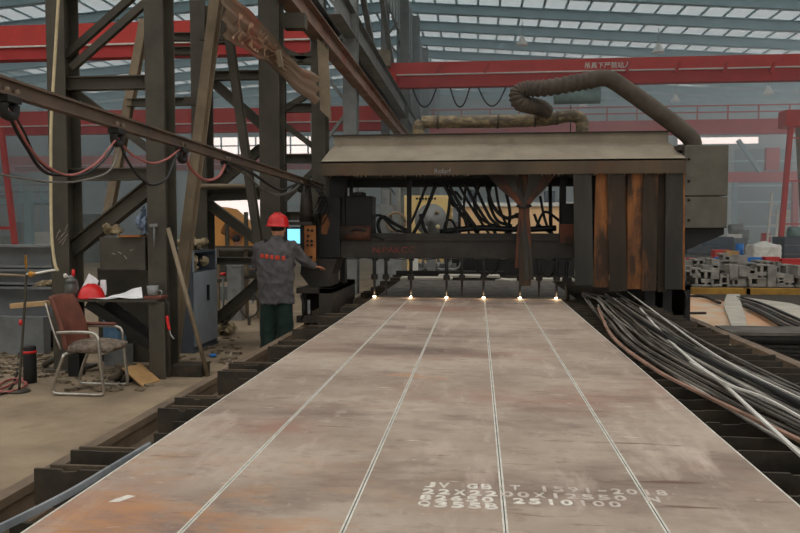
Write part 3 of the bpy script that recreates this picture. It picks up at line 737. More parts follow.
MB().span((xl + .04, gy + .2, zb_ + .02), (xr - .04, 10.15, zb_ + .08)).build('hood_liner', 'black', g)
MB().span((xl + .06, 9.55, zb_ - .07), (xr - .1, 9.75, zb_ + .02)).build('hood_crossbar', 'black', g)
text('nameplate', 'Rofarf', 'galv', g, (at(434, 174, gy).x, gy - .008, at(434, 173.5, gy).z), (1, 0, 0), (0, 0, 1), .075, .001)
# main beam
yb = 8.9
def XB(px): return at(px, 250, yb).x
def ZB(py): return at(478, py, yb).z
MB().span((XB(329), yb, ZB(258.5)), (2.3, yb + .42, ZB(240))).build('beam', 'gantry', g, .006)
MB().span((XB(331), yb + .02, ZB(240) + .002), (2.3, yb + .3, ZB(233.5))).build('upper_beam', 'gantry', g, .006)
MB().span((XB(329), yb - .03, ZB(239.5) - .012), (2.3, yb + .05, ZB(239.5) + .006)).build('guide_rail', 'gantry', g)
text('red_lettering', 'N:PAKCC', 'red_lettering', g, (XB(372), yb - .004, ZB(253)), (1, 0, 0), (0, 0, 1), .098, .001, sx=1.25)
mb = MB(); mb.tube([(XB(345 + i * 4), yb - .014, ZB(258.5) - .005 - .008 * math.sin(i)) for i in range(60)], .006, 5); mb.build('beam_cable', 'hose', g)
# posts between beam and hood
for px, w_, d_, y_ in ((337, .19, .2, 8.95), (409, .055, .06, 9.15), (563, .07, .1, 9.1), (351, .04, .05, 9.3)):
    x_ = at(px, 210, y_).x; MB().span((x_ - w_ / 2, y_, ZB(234)), (x_ + w_ / 2, y_ + d_, zb_ + .05)).build('post', 'black', g)
MB().span((1.9, 8.95, ZB(240)), (2.3, 9.3, zb_ + .05)).build('post', 'black', g)
MB().span(at(562, 236, 9.0), at(577, 204, 9.25)).build('junction_box', 'black', g)
MB().span(at(560, 243, 8.86), at(575, 224, 8.95)).build('drive_plate', 'curtain_red', g)
# end block and motors at the operator end
mb = MB(); mb.span(at(318, 258, 8.85), at(346, 198, 9.25)); mb.build('end_block', 'black', g, .01)
mb = MB(); p = at(325, 222, 8.84); mb.extr([(-.05, -.14), (.02, -.15), (.06, -.02), (.02, .09), (-.04, .08)], p, p + V((0, .03, 0))); mb.build('rust_guard', 'curtain_orange', g)
MB().span(at(345, 240, 8.95), at(376, 197, 9.3)).build('drive_housing', 'black', g, .015)
MB().span(at(350, 198, 9.0), at(366, 193, 9.25)).build('housing_cap', 'black', g)
mb = MB(); p = at(356, 233, 8.9); mb.cyl(p + V((-.18, 0, 0)), p + V((.18, 0, 0)), .09, 18); mb.build('drive_motor', 'curtain_red', g)
mb = MB(); mb.tube([at(346, 234, 8.85), at(358, 229, 8.8), at(372, 234, 8.85), at(384, 240, 8.88)], .014, 8, 6); mb.build('hose', 'hose', g)
# operator-side leg and carriage
mb = MB(); q = [at(302, 259, 8.72), at(337, 259, 8.72), at(331, 275, 8.72), at(331, 292, 8.72), at(314, 292, 8.72), at(300, 274, 8.72)]
mb.add(q + [v + V((0, .5, 0)) for v in q], [tuple(range(6)), tuple(range(6, 12))[::-1]] + [(i, 6 + i, 6 + (i + 1) % 6, (i + 1) % 6) for i in range(6)]); mb.build('leg', 'gantry', g, .006)
MB().span(at(340, 300, 9.3), at(347, 258, 9.45)).build('rear_leg', 'black', g)
c0, c1 = at(298, 318, 8.5).x, at(334, 318, 8.5).x
car = MB().span((c1 - .16, 8.42, .52), (c1, 10.0, .86)).span((c0, 8.42, .80), (c1, 10.0, .86)).span((c0, 8.42, .46), (c1 + .04, 8.5, .54)).span((c0 + .02, 8.6, .54), (c0 + .08, 10.0, .8)).build('carriage', 'gantry', g, .004)
for yy in (8.7, 9.7):
    MB().lathe((XLR - .04, yy, .50), [(0, 0), (.09, 0), (.09, .02), (.075, .02), (.075, .08), (0, .08)], 20, V((1, 0, 0))).build('wheel', 'rail', car)
MB().tube([(c0 + .05, 8.44, .78), (c0 + .1, 8.40, .62), (c0 + .06, 8.42, .5)], .012, 6, 5).build('cable', 'hose', car)
MB().span((c0 + .12, 8.47, .56), (c0 + .15, 8.5, .72)).build('gauge_plate', 'galv', car)
# control console with a screen beside a tan button panel
yc = 8.55
cs = MB().span(at(300.5, 262, yc), at(318, 225, yc + .3)).build('control_console', 'black', g, .006)
MB().span(at(289, 225, yc - .05), at(319, 222, yc + .34)).build('console_top', 'gantry', cs)
mb = MB(); mb.span(at(304.5, 261.5, yc - .016), at(316, 225.5, yc - .002)); mb.build('button_panel', 'rust_panel', cs)
mb = MB()
for px, py in ((308, 230), (312, 230.5), (307.5, 241), (311.5, 241), (307.5, 245), (311.5, 245), (311, 257), (308, 236)):
    p = at(px, py, yc - .03); mb.lathe(p + V((0, .015, 0)), [(0, -.02), (.016, -.02), (.016, 0), (0, 0)], 10, V((0, 1, 0)))
mb.build('button_holes', 'black', cs)
sb = MB().span(at(286, 246, yc + .1), at(301, 227, yc + .28)).build('screen_housing', 'black', g)
MB().span(at(287.5, 243.5, yc + .08), at(300, 229, yc + .098)).build('screen', 'screen', sb)
mb = MB(); mb.tube([at(306.5, 222, 8.75), at(306.5, 200, 8.75), at(306.5, 181, 8.75)], lambda t: (.125 - .075 * t, .09 - .04 * t), 4); mb.build('cable_mast', 'gantry', g)
for k in range(5):
    a = at(312 + k * 2, 184 + 3 * k, 8.8); b = at(318 + R.uniform(-2, 4), 205 + k * 5, 8.85); c = at(313 + k, 222, 8.8)
    MB().tube([a, at(322 + k * 2, 190 + k * 4, 8.7), b, at(312 + k * 2, 216 - k, 8.72), c], .007, 6, 5).build('mast_cable', 'hose', g)
# offcut-side leg and carriage
mb = MB(); mb.span((1.86, 8.62, .5), (1.98, 10.0, .92)).span((2.3, 8.62, .5), (2.36, 10.0, .92)).span((1.86, 8.62, .86), (2.36, 10.0, .94)).span((2.06, 8.62, .5), (2.16, 10, .9)).span((1.86, 8.6, .47), (2.36, 8.66, .52))
cr = mb.build('carriage', 'black', g, .004)
for yy in (8.9, 9.7):
    MB().lathe((XRR - .04, yy, .53), [(0, 0), (.09, 0), (.09, .02), (.075, .02), (.075, .08), (0, .08)], 20, V((1, 0, 0))).build('wheel', 'rail', cr)
MB().tube([at(684, 290, 8.6), at(687, 300, 8.55), at(684, 312, 8.6)], .008, 6, 5).build('cable', 'hose', cr)
MB().span((1.9, 8.9, .9), (2.32, 9.3, 1.3)).build('leg', 'black', g)
# torches
yt = YE - .045
def torch(px, lit):
    x_ = at(px, 290, yt).x; zt_ = at(478, 257, yt).z - .01
    t = MB(); t.cyl((x_, yt, .93), (x_, yt, zt_), .021, 10).lathe((x_, yt, .775), [(.006, -.03), (.012, 0), (.016, .16)], 10); o = t.build('torch', 'black', g)
    MB().span((x_ - .035, yt - .03, .94), (x_ + .035, yt + .05, 1.0)).ball((x_, yt - .01, .965), .042, .04, .04, 10, 6).build('torch_clamp', 'black', o)
    MB().span((x_ - .025, yt - .02, zt_ - .04), (x_ + .025, yb + .1, zt_)).span((x_ - .025, yb + .04, zt_), (x_ + .025, yb + .1, ZB(258.5) + .005)).build('torch_holder', 'black', o)
    if lit:
        mb = MB(); mb.lathe((x_, yt, .724), [(.0, 0), (.012, .002), (.009, .012), (.005, .024), (0, .03)], 10)
        for k in range(7):
            a = R.uniform(0, 2 * pi); mb.tube([(x_, yt, .728), (x_ + math.cos(a) * .022, yt + math.sin(a) * .02, .732 + R.uniform(0, .006))], lambda t: .005 * (1 - t) + .001, 5)
        mb.build('flame', 'flame', o)
for px, lit in ((374.5, 1), (386, 0), (411, 1), (446.5, 1), (462, 0), (483.5, 1), (520, 1), (539, 0), (556.5, 1)): torch(px, lit)

MB().tube([at(567, 262, 8.9), at(566, 285, 8.9), at(568, 300, 8.9)], .022, 8).span(at(563, 285, 8.86), at(571, 277, 8.95)).build('torch', 'black', g)
# hoses inside the machine window
HL = [[(428, 182), (415, 214), (404, 237)], [(437, 182), (425, 212), (411, 238)], [(405, 232), (394, 229), (381, 216), (373, 220), (377, 240)], [(406, 230), (393, 223), (383, 217), (378, 225), (383, 240)],
      [(420, 214), (425, 230), (433, 241)], [(443, 182), (455, 205), (470, 225), (483, 239)], [(447, 182), (460, 205), (479, 232)], [(451, 182), (449, 208), (444, 239)], [(457, 182), (470, 205), (491, 237)],
      [(464, 182), (478, 208), (498, 237)], [(466, 184), (464, 214), (471, 239)], [(480, 184), (474, 203), (483, 220), (502, 228)], [(491, 184), (489, 200), (497, 220), (512, 226)], [(495, 184), (500, 210), (511, 234)],
      [(504, 184), (510, 215), (504, 239)], [(486, 184), (493, 206), (506, 218), (520, 214)], [(530, 190), (526, 214), (512, 232)], [(540, 196), (545, 220), (553, 239)], [(550, 184), (551, 239)], [(536, 228), (545, 212), (561, 222)],
      [(443, 238), (446, 222), (453, 222), (459, 238)], [(462, 200), (455, 192), (450, 198), (454, 206), (461, 203)], [(534, 214), (540, 226), (556, 236)], [(474, 184), (486, 210), (494, 222), (516, 238)]]
for h in HL:
    yy = 9.2 + R.uniform(-.08, .12)
    MB().tube([at(x, y, yy) for x, y in h], R.choice((.017, .02, .023)), 7, 7).build('hose', 'hose', g)
MB().tube([at(440, 232, 9.22), at(478, 228, 9.2), at(520, 229.5, 9.2), at(556, 228, 9.22)], .035, 8, 6).build('hose_bundle', 'hose', g)
for h in ([(472, 256), (477, 270), (486, 275), (491, 270)], [(540, 258), (543, 273), (551, 276), (557, 262)], [(499, 256), (498, 268), (491, 274)]):
    MB().tube([at(x, y, 9.15) for x, y in h], .013, 6, 6).build('hose', 'hose', g)
# gathered curtain strips tied in the middle of the hood
yq = 8.62
for (x0, w0), (xm, wm), (xe, we, ye), mm in (((493, .16), (520, .05), (519, .09, 268), 'curtain_red'), ((507, .18), (522, .06), (524, .12, 280), 'curtain_grey'), ((522, .20), (524, .08), (525, .14, 286), 'curtain_dark'), ((537, .20), (526, .06), (529, .11, 280), 'curtain_grey'), ((549, .17), (528, .05), (528, .08, 262), 'curtain_red')):
    i = x0 / 100.0
    pts = [at(x0, 171, yq + .05 * math.sin(i * 9)), at((x0 * .62 + xm * .38), 186, yq), at(xm, 205, yq + .02 * math.sin(i * 5)), at(xm, 232, yq - .02), at(xe, ye, yq + .03 * math.sin(i * 7))]
    q = lambda t, a=w0, b=wm, c=we: (a + (b - a) * min(1, t * 2)) if t < .5 else b + (c - b) * (t - .5) * 2
    MB().ribbon(pts, q, .008, (1, .35 * math.sin(i * 11), 0), 6).build('curtain_strip', mm, g)
mb = MB(); mb.tube([at(517, 206, yq - .06), at(524, 208, yq - .08), at(531, 206, yq - .06), at(524, 204, yq + .08), at(517, 206, yq - .06)], .012, 6); mb.build('curtain_tie', 'hose', g)
# hanging strips at the offcut end
yk = 8.47
for a, b, bot_, mm, dy in ((574, 592.5, 285, 'curtain_grey', 0), (594.5, 610, 287, 'curtain_orange', .05), (608.5, 626, 291, 'curtain_dark', .0), (627.5, 643.5, 289, 'curtain_orange', .04), (624, 631, 284, 'curtain_orange', .10), (642.5, 657.5, 291, 'curtain_dark', .02), (656, 666, 292, 'curtain_dark', .07), (665, 682.5, 289, 'curtain_grey', .0)):
    sl = R.uniform(-1.6, 1.6); p0, p1 = at((a + b) / 2 + sl, 172, yk + dy), at((a + b) / 2 - sl, bot_, yk + dy); w_ = at(b, 230, yk).x - at(a, 230, yk).x
    pts = [p0, p0.lerp(p1, .3) + V((R.uniform(-.008, .008), .012, 0)), p0.lerp(p1, .65) + V((R.uniform(-.008, .008), -.012, 0)), p1]
    MB().ribbon(pts, w_, .012, (1, R.uniform(-.12, .12), 0), 6).build('curtain_strip', mm, g)
MB().ribbon([at(683.5, 172, yk + .03), at(683.5, 290, yk + .03)], .022, .02, (1, 0, 0)).build('curtain_strip', 'rust_panel', g)
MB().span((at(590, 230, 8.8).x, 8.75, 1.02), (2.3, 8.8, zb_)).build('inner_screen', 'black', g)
# dust box on the end of the hood with its bracket
xa_, xb_ = at(684, 190, 8.5).x, at(728, 190, 8.5).x
zz = [at(478, p, 8.5).z for p in (147.5, 197, 228)]
bxx = MB().span((xa_, 8.5, zz[2]), (xb_, 9.3, zz[1] - .006)).span((xa_, 8.5, zz[1] + .004), (xb_, 9.3, zz[0])).build('dust_box', 'box_grey', g, .008)
MB().span((xa_ - .05, 8.55, zz[0] - .05), (xa_, 9.25, zz[0] + .01)).build('flange', 'gantry', bxx)
for py in (159, 181, 200, 220):
    p = at(689, py, 8.49); MB().lathe(p, [(0, -.012), (.012, -.012), (.016, .01)], 8, V((0, 1, 0))).build('latch', 'black', bxx)
mb = MB(); q = [(xa_, zz[2]), (xb_, zz[2]), (xb_, zz[2] - .07), (xa_, at(684, 253, 8.55).z)]
mb.add([(a, 8.6, b) for a, b in q] + [(a, 9.2, b) for a, b in q], [(0, 1, 2, 3), (7, 6, 5, 4)] + [(i, 4 + i, 4 + (i + 1) % 4, (i + 1) % 4) for i in range(4)]); mb.build('bracket', 'black', g)
# extraction duct: smooth rubber run, ribbed run, wrapped tee pipe
yd = 8.9
smooth = [at(693, 150, yd), at(692, 141, yd), at(683, 131, yd), at(655, 110, yd), at(630, 92, yd), at(612, 80, yd), at(602, 78, yd), at(590, 80, yd)]
MB().tube(smooth, .098, 16, 5).build('duct', 'duct', g)
rib = [at(592, 80, yd), at(570, 84, yd), at(545, 88, yd), at(527, 89, yd), at(518, 93, yd), at(519, 102, yd), at(530, 105.5, yd + .1), at(540, 107.5, yd + .2), at(546, 112, yd + .3)]
rp = smooth_path(rib, 14); mb = MB(); mb.tube(rp, lambda t: .088 + .010 * math.sin(t * len(rp) * 1.57) + .008 * (1 - t), 16); mb.build('ribbed_duct', 'duct', g)
MB().tube([at(545, 110, yd + .3), at(541, 119, yd + .35)], .085, 14).build('collar', 'pipe', g)
yp = 9.35
MB().tube([at(419, 136, yp), at(419, 128, yp), at(422, 123.5, yp), at(430, 122, yp), at(500, 121.5, yp), at(545, 119.5, yp), at(568, 116, yp), at(577, 117, yp), at(582, 122, yp), at(582, 136, yp)], .078, 14, 5).build('tee_pipe', 'pipe', g)
for px, py in ((437, 122), (497, 121.5), (534, 120), (556, 118)):
    MB().tube([at(px, py, yp), at(px + 2, py, yp)], .086, 14).build('pipe_band', 'duct', g)
# lamp light given off by the flames on the plate
for px in (374.5, 411, 446.5, 483.5, 520, 556.5):
    l = bpy.data.lights.new('flame_light', 'POINT'); l.energy = .5; l.color = (1, .7, .4); l.shadow_soft_size = .02
    lo_ = bpy.data.objects.new('flame_light', l); C.objects.link(lo_); lo_.location = (at(px, 290, yt).x, yt - .03, .77)

# ------------------------------------------------------------------ festoon track and its cables
fx = -2.0
def fz(y): return at(0, 0, 1).z if False else 2.155 - .011 * (y - 3)
FT0, FT1 = atx(-60, 66, fx), atx(323, 187.5, fx)
tr = thing('cable_track', 'thin rusty cable track running overhead past the columns to the machine', 'cable track', (fx, 5, 0))
MB().hbeam(FT0, FT1, .05, .075, .012, .012).build('track', 'track', tr)
def ft(px): 
    a, b = FT0, FT1; lo, hi = 0.0, 1.0
    for _ in range(40):
        m_ = (lo + hi) / 2; p = a.lerp(b, m_); q = p - CAM; sx_ = CX + FPX * q.dot(rt) / q.dot(fw)
        if sx_ < px: lo = m_
        else: hi = m_
    return a.lerp(b, lo)
MB().bar(V((fx - .5, FT0.y + .05, FT0.z)), V((fx - .5, FT0.y + .05, 0)), .08, .08, V((0, 1, 0))).bar(V((fx - .5, FT0.y + .05, FT0.z - .06)), V((fx, FT0.y + .05, FT0.z - .06)), .05, .05).build('support_post', 'column', tr)
for px, lab in ((8, 'greasy cable trolley at the near end of the overhead cable track'), (117, 'cable trolley on the track between the two tall columns'), (182, 'cable trolley on the track just past the nearer bare column'), (226, 'small cable trolley on the track above the worker\'s shoulder'), (300, 'last cable trolley on the track beside the machine mast')):
    p = ft(px); t = thing('cable_trolley', lab, 'cable trolley', p + V((0, 0, -.16)))
    MB().span(p + V((-.03, -.05, -.065)), p + V((.03, .05, -.036))).build('carrier', 'black', t)
    for s_ in (-1, 1):
        for u_ in (-1, 1): MB().lathe(p + V((s_ * .016, u_ * .035, -.018)), [(0, -.008), (.016, -.008), (.016, .008), (0, .008)], 12, V((1, 0, 0))).build('wheel', 'rail', t)
    MB().tube([p + V((0, -.045, -.07)), p + V((0, -.03, -.115)), p + V((0, .03, -.115)), p + V((0, .045, -.07))], .022, 8, 5).build('saddle', 'black', t)
def loop(name, lab, mtl, px, r, yy=None):
    n_ = len(px); a, b = ft(px[0][0]), ft(px[-1][0]); pts = []
    for i, (x, y) in enumerate(px):
        Y = a.y + (b.y - a.y) * i / (n_ - 1); pts.append(at(x, y, Y))
    tag(MB().tube(pts, r, 7, 8).build(name, mtl), lab, 'cable')
loop('festoon_cable', 'thick black cable hanging from the near trolley at the frame edge', 'hose', [(8, 112), (17, 132), (28, 150), (38, 166), (50, 174), (72, 175)], .0085)
loop('festoon_cable', 'red cable looping from the near trolley to the one between columns', 'red_cable', [(9, 110), (30, 148), (50, 168), (72, 175), (95, 164), (110, 147), (117, 138)], .0055)
loop('festoon_cable', 'black cable swinging below the red loop near the left column', 'hose', [(9, 106), (24, 132), (38, 160), (60, 175), (85, 174), (104, 160), (118, 140)], .0055)
loop('festoon_cable', 'grey sagging cable crossing the left column below the red loop', 'grey_cable', [(-14, 172), (20, 178), (50, 182), (80, 181), (110, 170), (120, 142)], .005)
loop('festoon_cable', 'pinkish cable looping shallowly across the nearer bare column', 'red_cable', [(118, 138), (130, 153), (150, 163), (165, 160), (175, 153), (180, 149)], .007)
loop('festoon_cable', 'black cable looping deeply across the nearer bare column', 'hose', [(119, 140), (127, 160), (140, 178), (153, 185), (167, 178), (175, 160), (181, 150)], .008)
loop('festoon_cable', 'pink cable looping from the bare column trolley toward the worker', 'red_cable', [(182, 150), (192, 170), (206, 180), (219, 176), (226, 162)], .011)
loop('festoon_cable', 'dark cable looping above the worker\'s head toward the machine mast', 'hose', [(227, 162), (250, 172), (268, 184), (280, 190), (292, 186), (300, 182)], .013)
loop('festoon_cable', 'grey cable looping lowest between the last two trolleys', 'grey_cable', [(228, 163), (246, 175), (262, 189), (278, 195), (293, 190), (301, 183)], .011)
# cream hose hanging down the left column
hp = [at(59, -10, 7.45), at(56, 40, 7.45), at(53, 90, 7.45), at(51, 130, 7.45), at(51, 200, 7.45), at(52, 240, 7.45), at(55, 264, 7.45), at(58, 271, 7.45)]
tag(MB().tube(hp, .016, 8, 5).build('hanging_hose', 'cream'), 'cream hose hanging down the face of the left column', 'hose')
# ------------------------------------------------------------------ worker
W0 = V((-2.265, 8.26, 0))
wk = thing('person', 'person in red helmet, grey jacket and dark green trousers working at the machine console', 'person', W0)
def wp(x, y, z): return W0 + V((x, y, z))
# skeleton (x right, y away from the photo's viewpoint, z up)
shR, shL = wp(.188, 0, 1.365), wp(-.188, -.01, 1.365)
elR, haR = wp(.275, .15, 1.215), wp(.385, .30, 1.12)
elL, haL = wp(-.255, .10, 1.14), wp(-.14, .30, 1.08)
mb = MB()
head = wp(.02, .03, 1.575)
mb.ball(head, .076, .098, .115, 18, 12)                                   # skull
mb.ball(head + V((.006, .03, -.062)), .058, .066, .062, 14, 10)           # jaw
mb.ball(head + V((.006, .105, -.01)), .014, .022, .02, 8, 6)              # nose
mb.ball(head + V((.006, .098, -.055)), .026, .012, .011, 8, 6)            # mouth
for s_ in (-1, 1):
    mb.ball(head + V((s_ * .078, .0, -.012)), .012, .022, .034, 8, 6)     # ears
    mb.ball(head + V((s_ * .03 + .006, .092, .018)), .014, .010, .009, 8, 6)   # brow and eye bulge
mb.tube([wp(.0, -.005, 1.38), wp(.008, .0, 1.44), wp(.016, .015, 1.53)], lambda t: .062 - .008 * t, 12)
mb.tube([wp(0, 0, .80), wp(0, 0, .95), wp(0, -.01, 1.15), wp(0, -.01, 1.32), wp(0, -.01, 1.42)], lambda t: (.135 + .03 * t - .07 * max(0, t - .8) * 5, .095), 16)
for s, e, h in ((shR, elR, haR), (shL, elL, haL)):
    mb.tube([s, s.lerp(e, .5), e, e.lerp(h, .5), h], lambda t: .05 - .022 * t, 10)
for s_ in (-1, 1):
    mb.tube([wp(s_ * .085, 0, .88), wp(s_ * .09, .01, .48), wp(s_ * .095, -.015, .10)], lambda t: .078 - .035 * t, 10)
    mb.tube([wp(s_ * .095, -.06, .035), wp(s_ * .10, .05, .035), wp(s_ * .11, .14, .025)], lambda t: .04 - .01 * t, 8)
def hand(mb, wrist, fwd, palm_n, s=1):
    fwd = fwd.normalized(); side = fwd.cross(palm_n).normalized() * s; dn = palm_n.normalized()
    mb.tube([wrist - fwd * .02, wrist + fwd * .03, wrist + fwd * .085], lambda t: (.034 + .006 * t, .016), 10)
    for k, (o, l) in enumerate(((-.030, .062), (-.010, .074), (.011, .070), (.030, .054))):
        b = wrist + fwd * .075 + side * o
        mb.tube([b, b + fwd * l * .45 + dn * .004, b + fwd * l * .75 + dn * .018, b + fwd * l * .92 + dn * .036], lambda t: .0092 - .002 * t, 7, 3)
    b = wrist + fwd * .015 - side * .030
    mb.tube([b, b + fwd * .03 - side * .022 + dn * .008, b + fwd * .055 - side * .03 + dn * .02], lambda t: .011 - .002 * t, 7, 3)
hand(mb, haR, V((.5, .75, -.1)), V((.25, .35, -.9)), 1)
hand(mb, haL, V((.5, .8, .05)), V((.2, .2, -.95)), -1)
fused(mb, 'body', 'skin', wk, .0062, smooth=2)
# jacket
mb = MB()
mb.tube([wp(.0, 0, .71), wp(0, -.0, .80), wp(-.0, -.01, .98), wp(0, -.015, 1.16), wp(0, -.012, 1.30), wp(0, -.008, 1.385), wp(.004, -.004, 1.445)],
        lambda t: ((.205, .135), (.208, .138), (.215, .142), (.224, .145), (.214, .132), (.158, .105), (.078, .072))[min(6, int(round(t * 6)))], 22, 0)
for s, e, h, s_ in ((shR, elR, haR, 1), (shL, elL, haL, -1)):
    c = s + V((-s_ * .075, 0, .012))
    hh = e.lerp(h, .93)
    mb.tube([c, s, s.lerp(e, .55), e, e.lerp(hh, .5), hh], lambda t: .079 - .026 * t, 14)
mb.tube([wp(.003, -.004, 1.40), wp(.006, 0, 1.455), wp(.009, .004, 1.487)], lambda t: (.085 - .012 * t, .08 - .01 * t), 16)
jk = fused(mb, 'jacket', 'jacket', wk, .011, wrinkle=.017, wscale=7)
# orange print across the back, following the cloth
from mathutils.bvhtree import BVHTree
bv = BVHTree.FromPolygons([v.co for v in jk.data.vertices], [p.vertices[:] for p in jk.data.polygons])
mb = MB()
for k in range(5):                                   # five blurred round characters
    cx_ = -.128 + .062 * k; cz_ = 1.262 - .006 * k
    strokes = [[(-.016, .018), (.016, .018)], [(-.02, 0), (.02, 0)], [(-.017, -.018), (.017, -.018)], [(0, .022), (0, -.022)]]
    if k % 2: strokes.append([(-.016, .016), (-.018, -.016)])
    if k in (0, 1, 3): strokes += [[(.017, .018), (.017, -.018)], [(-.017, .018), (-.017, -.018)]]
    for st in strokes:
        pts = []
        for j in range(5):
            x = cx_ + st[0][0] + (st[1][0] - st[0][0]) * j / 4; z = cz_ + st[0][1] + (st[1][1] - st[0][1]) * j / 4
            hit = bv.ray_cast(V((x, -1, z)), V((0, 1, 0)))[0]
            if hit: pts.append(W0 + hit + V((0, -.003, 0)))
        if len(pts) > 1: mb.tube(pts, .0065, 5)
mb.build('back_print', 'print', jk)
# trousers
mb = MB()
for s_ in (-1, 1):
    mb.tube([wp(s_ * .07, 0, .88), wp(s_ * .088, 0, .72), wp(s_ * .10, .015, .46), wp(s_ * .102, .0, .22), wp(s_ * .104, -.005, .075)], lambda t: (.104 - .016 * t, .104 - .016 * t), 14)
mb.tube([wp(0, 0, .76), wp(0, 0, .90)], lambda t: (.165, .105), 16)
fused(mb, 'trousers', 'trousers', wk, .012, wrinkle=.008, wscale=7)
mb = MB()
for s_ in (-1, 1):
    mb.tube([wp(s_ * .10, -.085, .045), wp(s_ * .10, .0, .055), wp(s_ * .107, .09, .042), wp(s_ * .112, .17, .032)], lambda t: (.044 - .004 * t, .046 - .02 * t), 12); 
    mb.build('shoe', 'black', wk); mb = MB()
mb.ball(head + V((0, -.014, .008)), .080, .097, .072, 16, 10)
fused(mb, 'hair', 'hair', wk, .008, wrinkle=.003, wscale=40)
hc = head + V((0, -.002, .03))
hm_ = MB().lathe(hc, [(.136, -.012), (.142, -.016), (.146, -.012), (.128, .0), (.125, .03), (.115, .075), (.092, .112), (.055, .136), (.02, .145), (0, .146)], 28, V((.03, .03, 1)), .98, 1.1)
hm_.ball(hc + V((.0, .13, -.012)), .085, .06, .009, 14, 6)
hl = hm_.build('helmet', 'helmet', wk)
mb = MB()
for x_ in (-.03, 0, .03):
    mb.tube([hc + V((x_, .118 * math.sin(a) * 1.05, .015 + .135 * math.cos(a))) for a in [(-1.35 + 2.7 * i / 14) for i in range(15)]], .008, 6)
mb.build('helmet_ridge', 'helmet', hl)
wk.scale = (.985, .985, .982)

# far worker
P0 = at(237, 262, 16); P0.z = 0
f_ = thing('person', 'person in pale blue shirt half hidden in the distance beyond the cabinet', 'person', P0)
zt = at(237, 234.5, 16).z; hgt = zt
def fp(x, y, z): return P0 + V((x, y, z))
mb = MB(); hd = fp(0, 0, zt - .13); mb.ball(hd, .08, .1, .12, 14, 10); mb.ball(hd + V((.0, .1, -.01)), .014, .02, .02, 8, 6)
for s_ in (-1, 1): mb.ball(hd + V((s_ * .08, 0, -.01)), .012, .02, .03, 8, 6)
mb.tube([fp(0, 0, zt - .3), hd], .055, 10); mb.tube([fp(0, 0, .75), fp(0, 0, zt - .3)], .13, 12)
for s_ in (-1, 1):
    a, b, c = fp(s_ * .2, 0, zt - .36), fp(s_ * .27, .05, zt - .62), fp(s_ * .2, .25, zt - .75)
    mb.tube([a, b, c], lambda t: .045 - .015 * t, 8); hand(mb, c, V((0, 1, -.1)), V((0, 0, -1)), s_)
    mb.tube([fp(s_ * .09, 0, .85), fp(s_ * .1, .02, .45), fp(s_ * .1, 0, .06)], lambda t: .075 - .03 * t, 8); mb.tube([fp(s_ * .1, -.05, .035), fp(s_ * .1, .15, .03)], .035, 8)
fused(mb, 'body', 'skin', f_, .012)
mb = MB(); mb.tube([fp(0, 0, .78), fp(0, 0, 1.0), fp(0, 0, zt - .4), fp(0, 0, zt - .26)], lambda t: (.19 - .06 * max(0, t - .75) * 4, .13), 16)
for s_ in (-1, 1): mb.tube([fp(s_ * .15, 0, zt - .34), fp(s_ * .2, 0, zt - .37), fp(s_ * .27, .05, zt - .62), fp(s_ * .22, .2, zt - .72)], lambda t: .075 - .025 * t, 10)
fused(mb, 'shirt', 'shirt_blue', f_, .014, wrinkle=.008)
mb = MB()
for s_ in (-1, 1): mb.tube([fp(s_ * .08, 0, .9), fp(s_ * .1, .02, .45), fp(s_ * .1, 0, .08)], lambda t: .11 - .03 * t, 10)
fused(mb, 'trousers', 'trousers', f_, .014)
MB().ball(hd + V((0, -.015, .03)), .085, .1, .1, 14, 10).build('hair', 'hair', f_)

# ------------------------------------------------------------------ workbench corner
yb_ = 7.55
zt_ = at(478, 301, yb_).z
bt0, bt1 = at(71, 301, yb_), at(166, 301, yb_)
wb = thing('workbench', 'dark steel workbench with diagonal braces between the columns behind the chair', 'workbench', (-3.6, yb_, 0))
MB().span((bt0.x, 7.3, zt_ - .025), (bt1.x, 7.58, zt_)).build('bench_top', 'column', wb)
lgx = at(159, 340, 7.38).x
MB().hbeam((lgx, 7.40, 0), (lgx, 7.40, zt_ - .025), .17, .14, .014, .01, V((0, 1, 0))).build('leg', 'column', wb)
MB().hbeam((bt0.x + .12, 7.42, 0), (bt0.x + .12, 7.42, zt_ - .025), .12, .12, .014, .01, V((0, 1, 0))).build('leg', 'black', wb)
MB().bar(at(88, 303, 7.36), at(152, 346, 7.36), .05, .10).build('diagonal_brace', 'black', wb)
MB().bar(at(107, 303, 7.5), at(152, 337, 7.5), .05, .10).build('diagonal_brace', 'black', wb)
bk = tag(MB().span(at(98, 300, 8.25), at(152, 268, 8.3)).build('steel_sheet', 'column'), 'dark upright steel sheet behind the papers on the workbench', 'steel sheet')
bk.location.z = 0; bk.scale.z = at(100, 268, 8.3).z / bk.dimensions.z
bxp = thing('steel_box', 'dark square steel box fixed between the columns above the workbench', 'box', at(124, 270, 7.9))
MB().span(at(100, 270, 7.66), at(150, 237, 7.78)).build('body', 'column', bxp, .006)
MB().span(at(118, 237, 7.6), at(152, 235, 7.9)).build('rusty_lid', 'rust_panel', bxp)
for i in range(4):
    a = at(112 + i * 6, 253 + R.uniform(-3, 3), 7.655); MB().bar(a, a + V((R.uniform(.02, .05), 0, R.uniform(-.04, .04))), .004, .004).build('chalk_mark', 'stencil_faint', bxp)
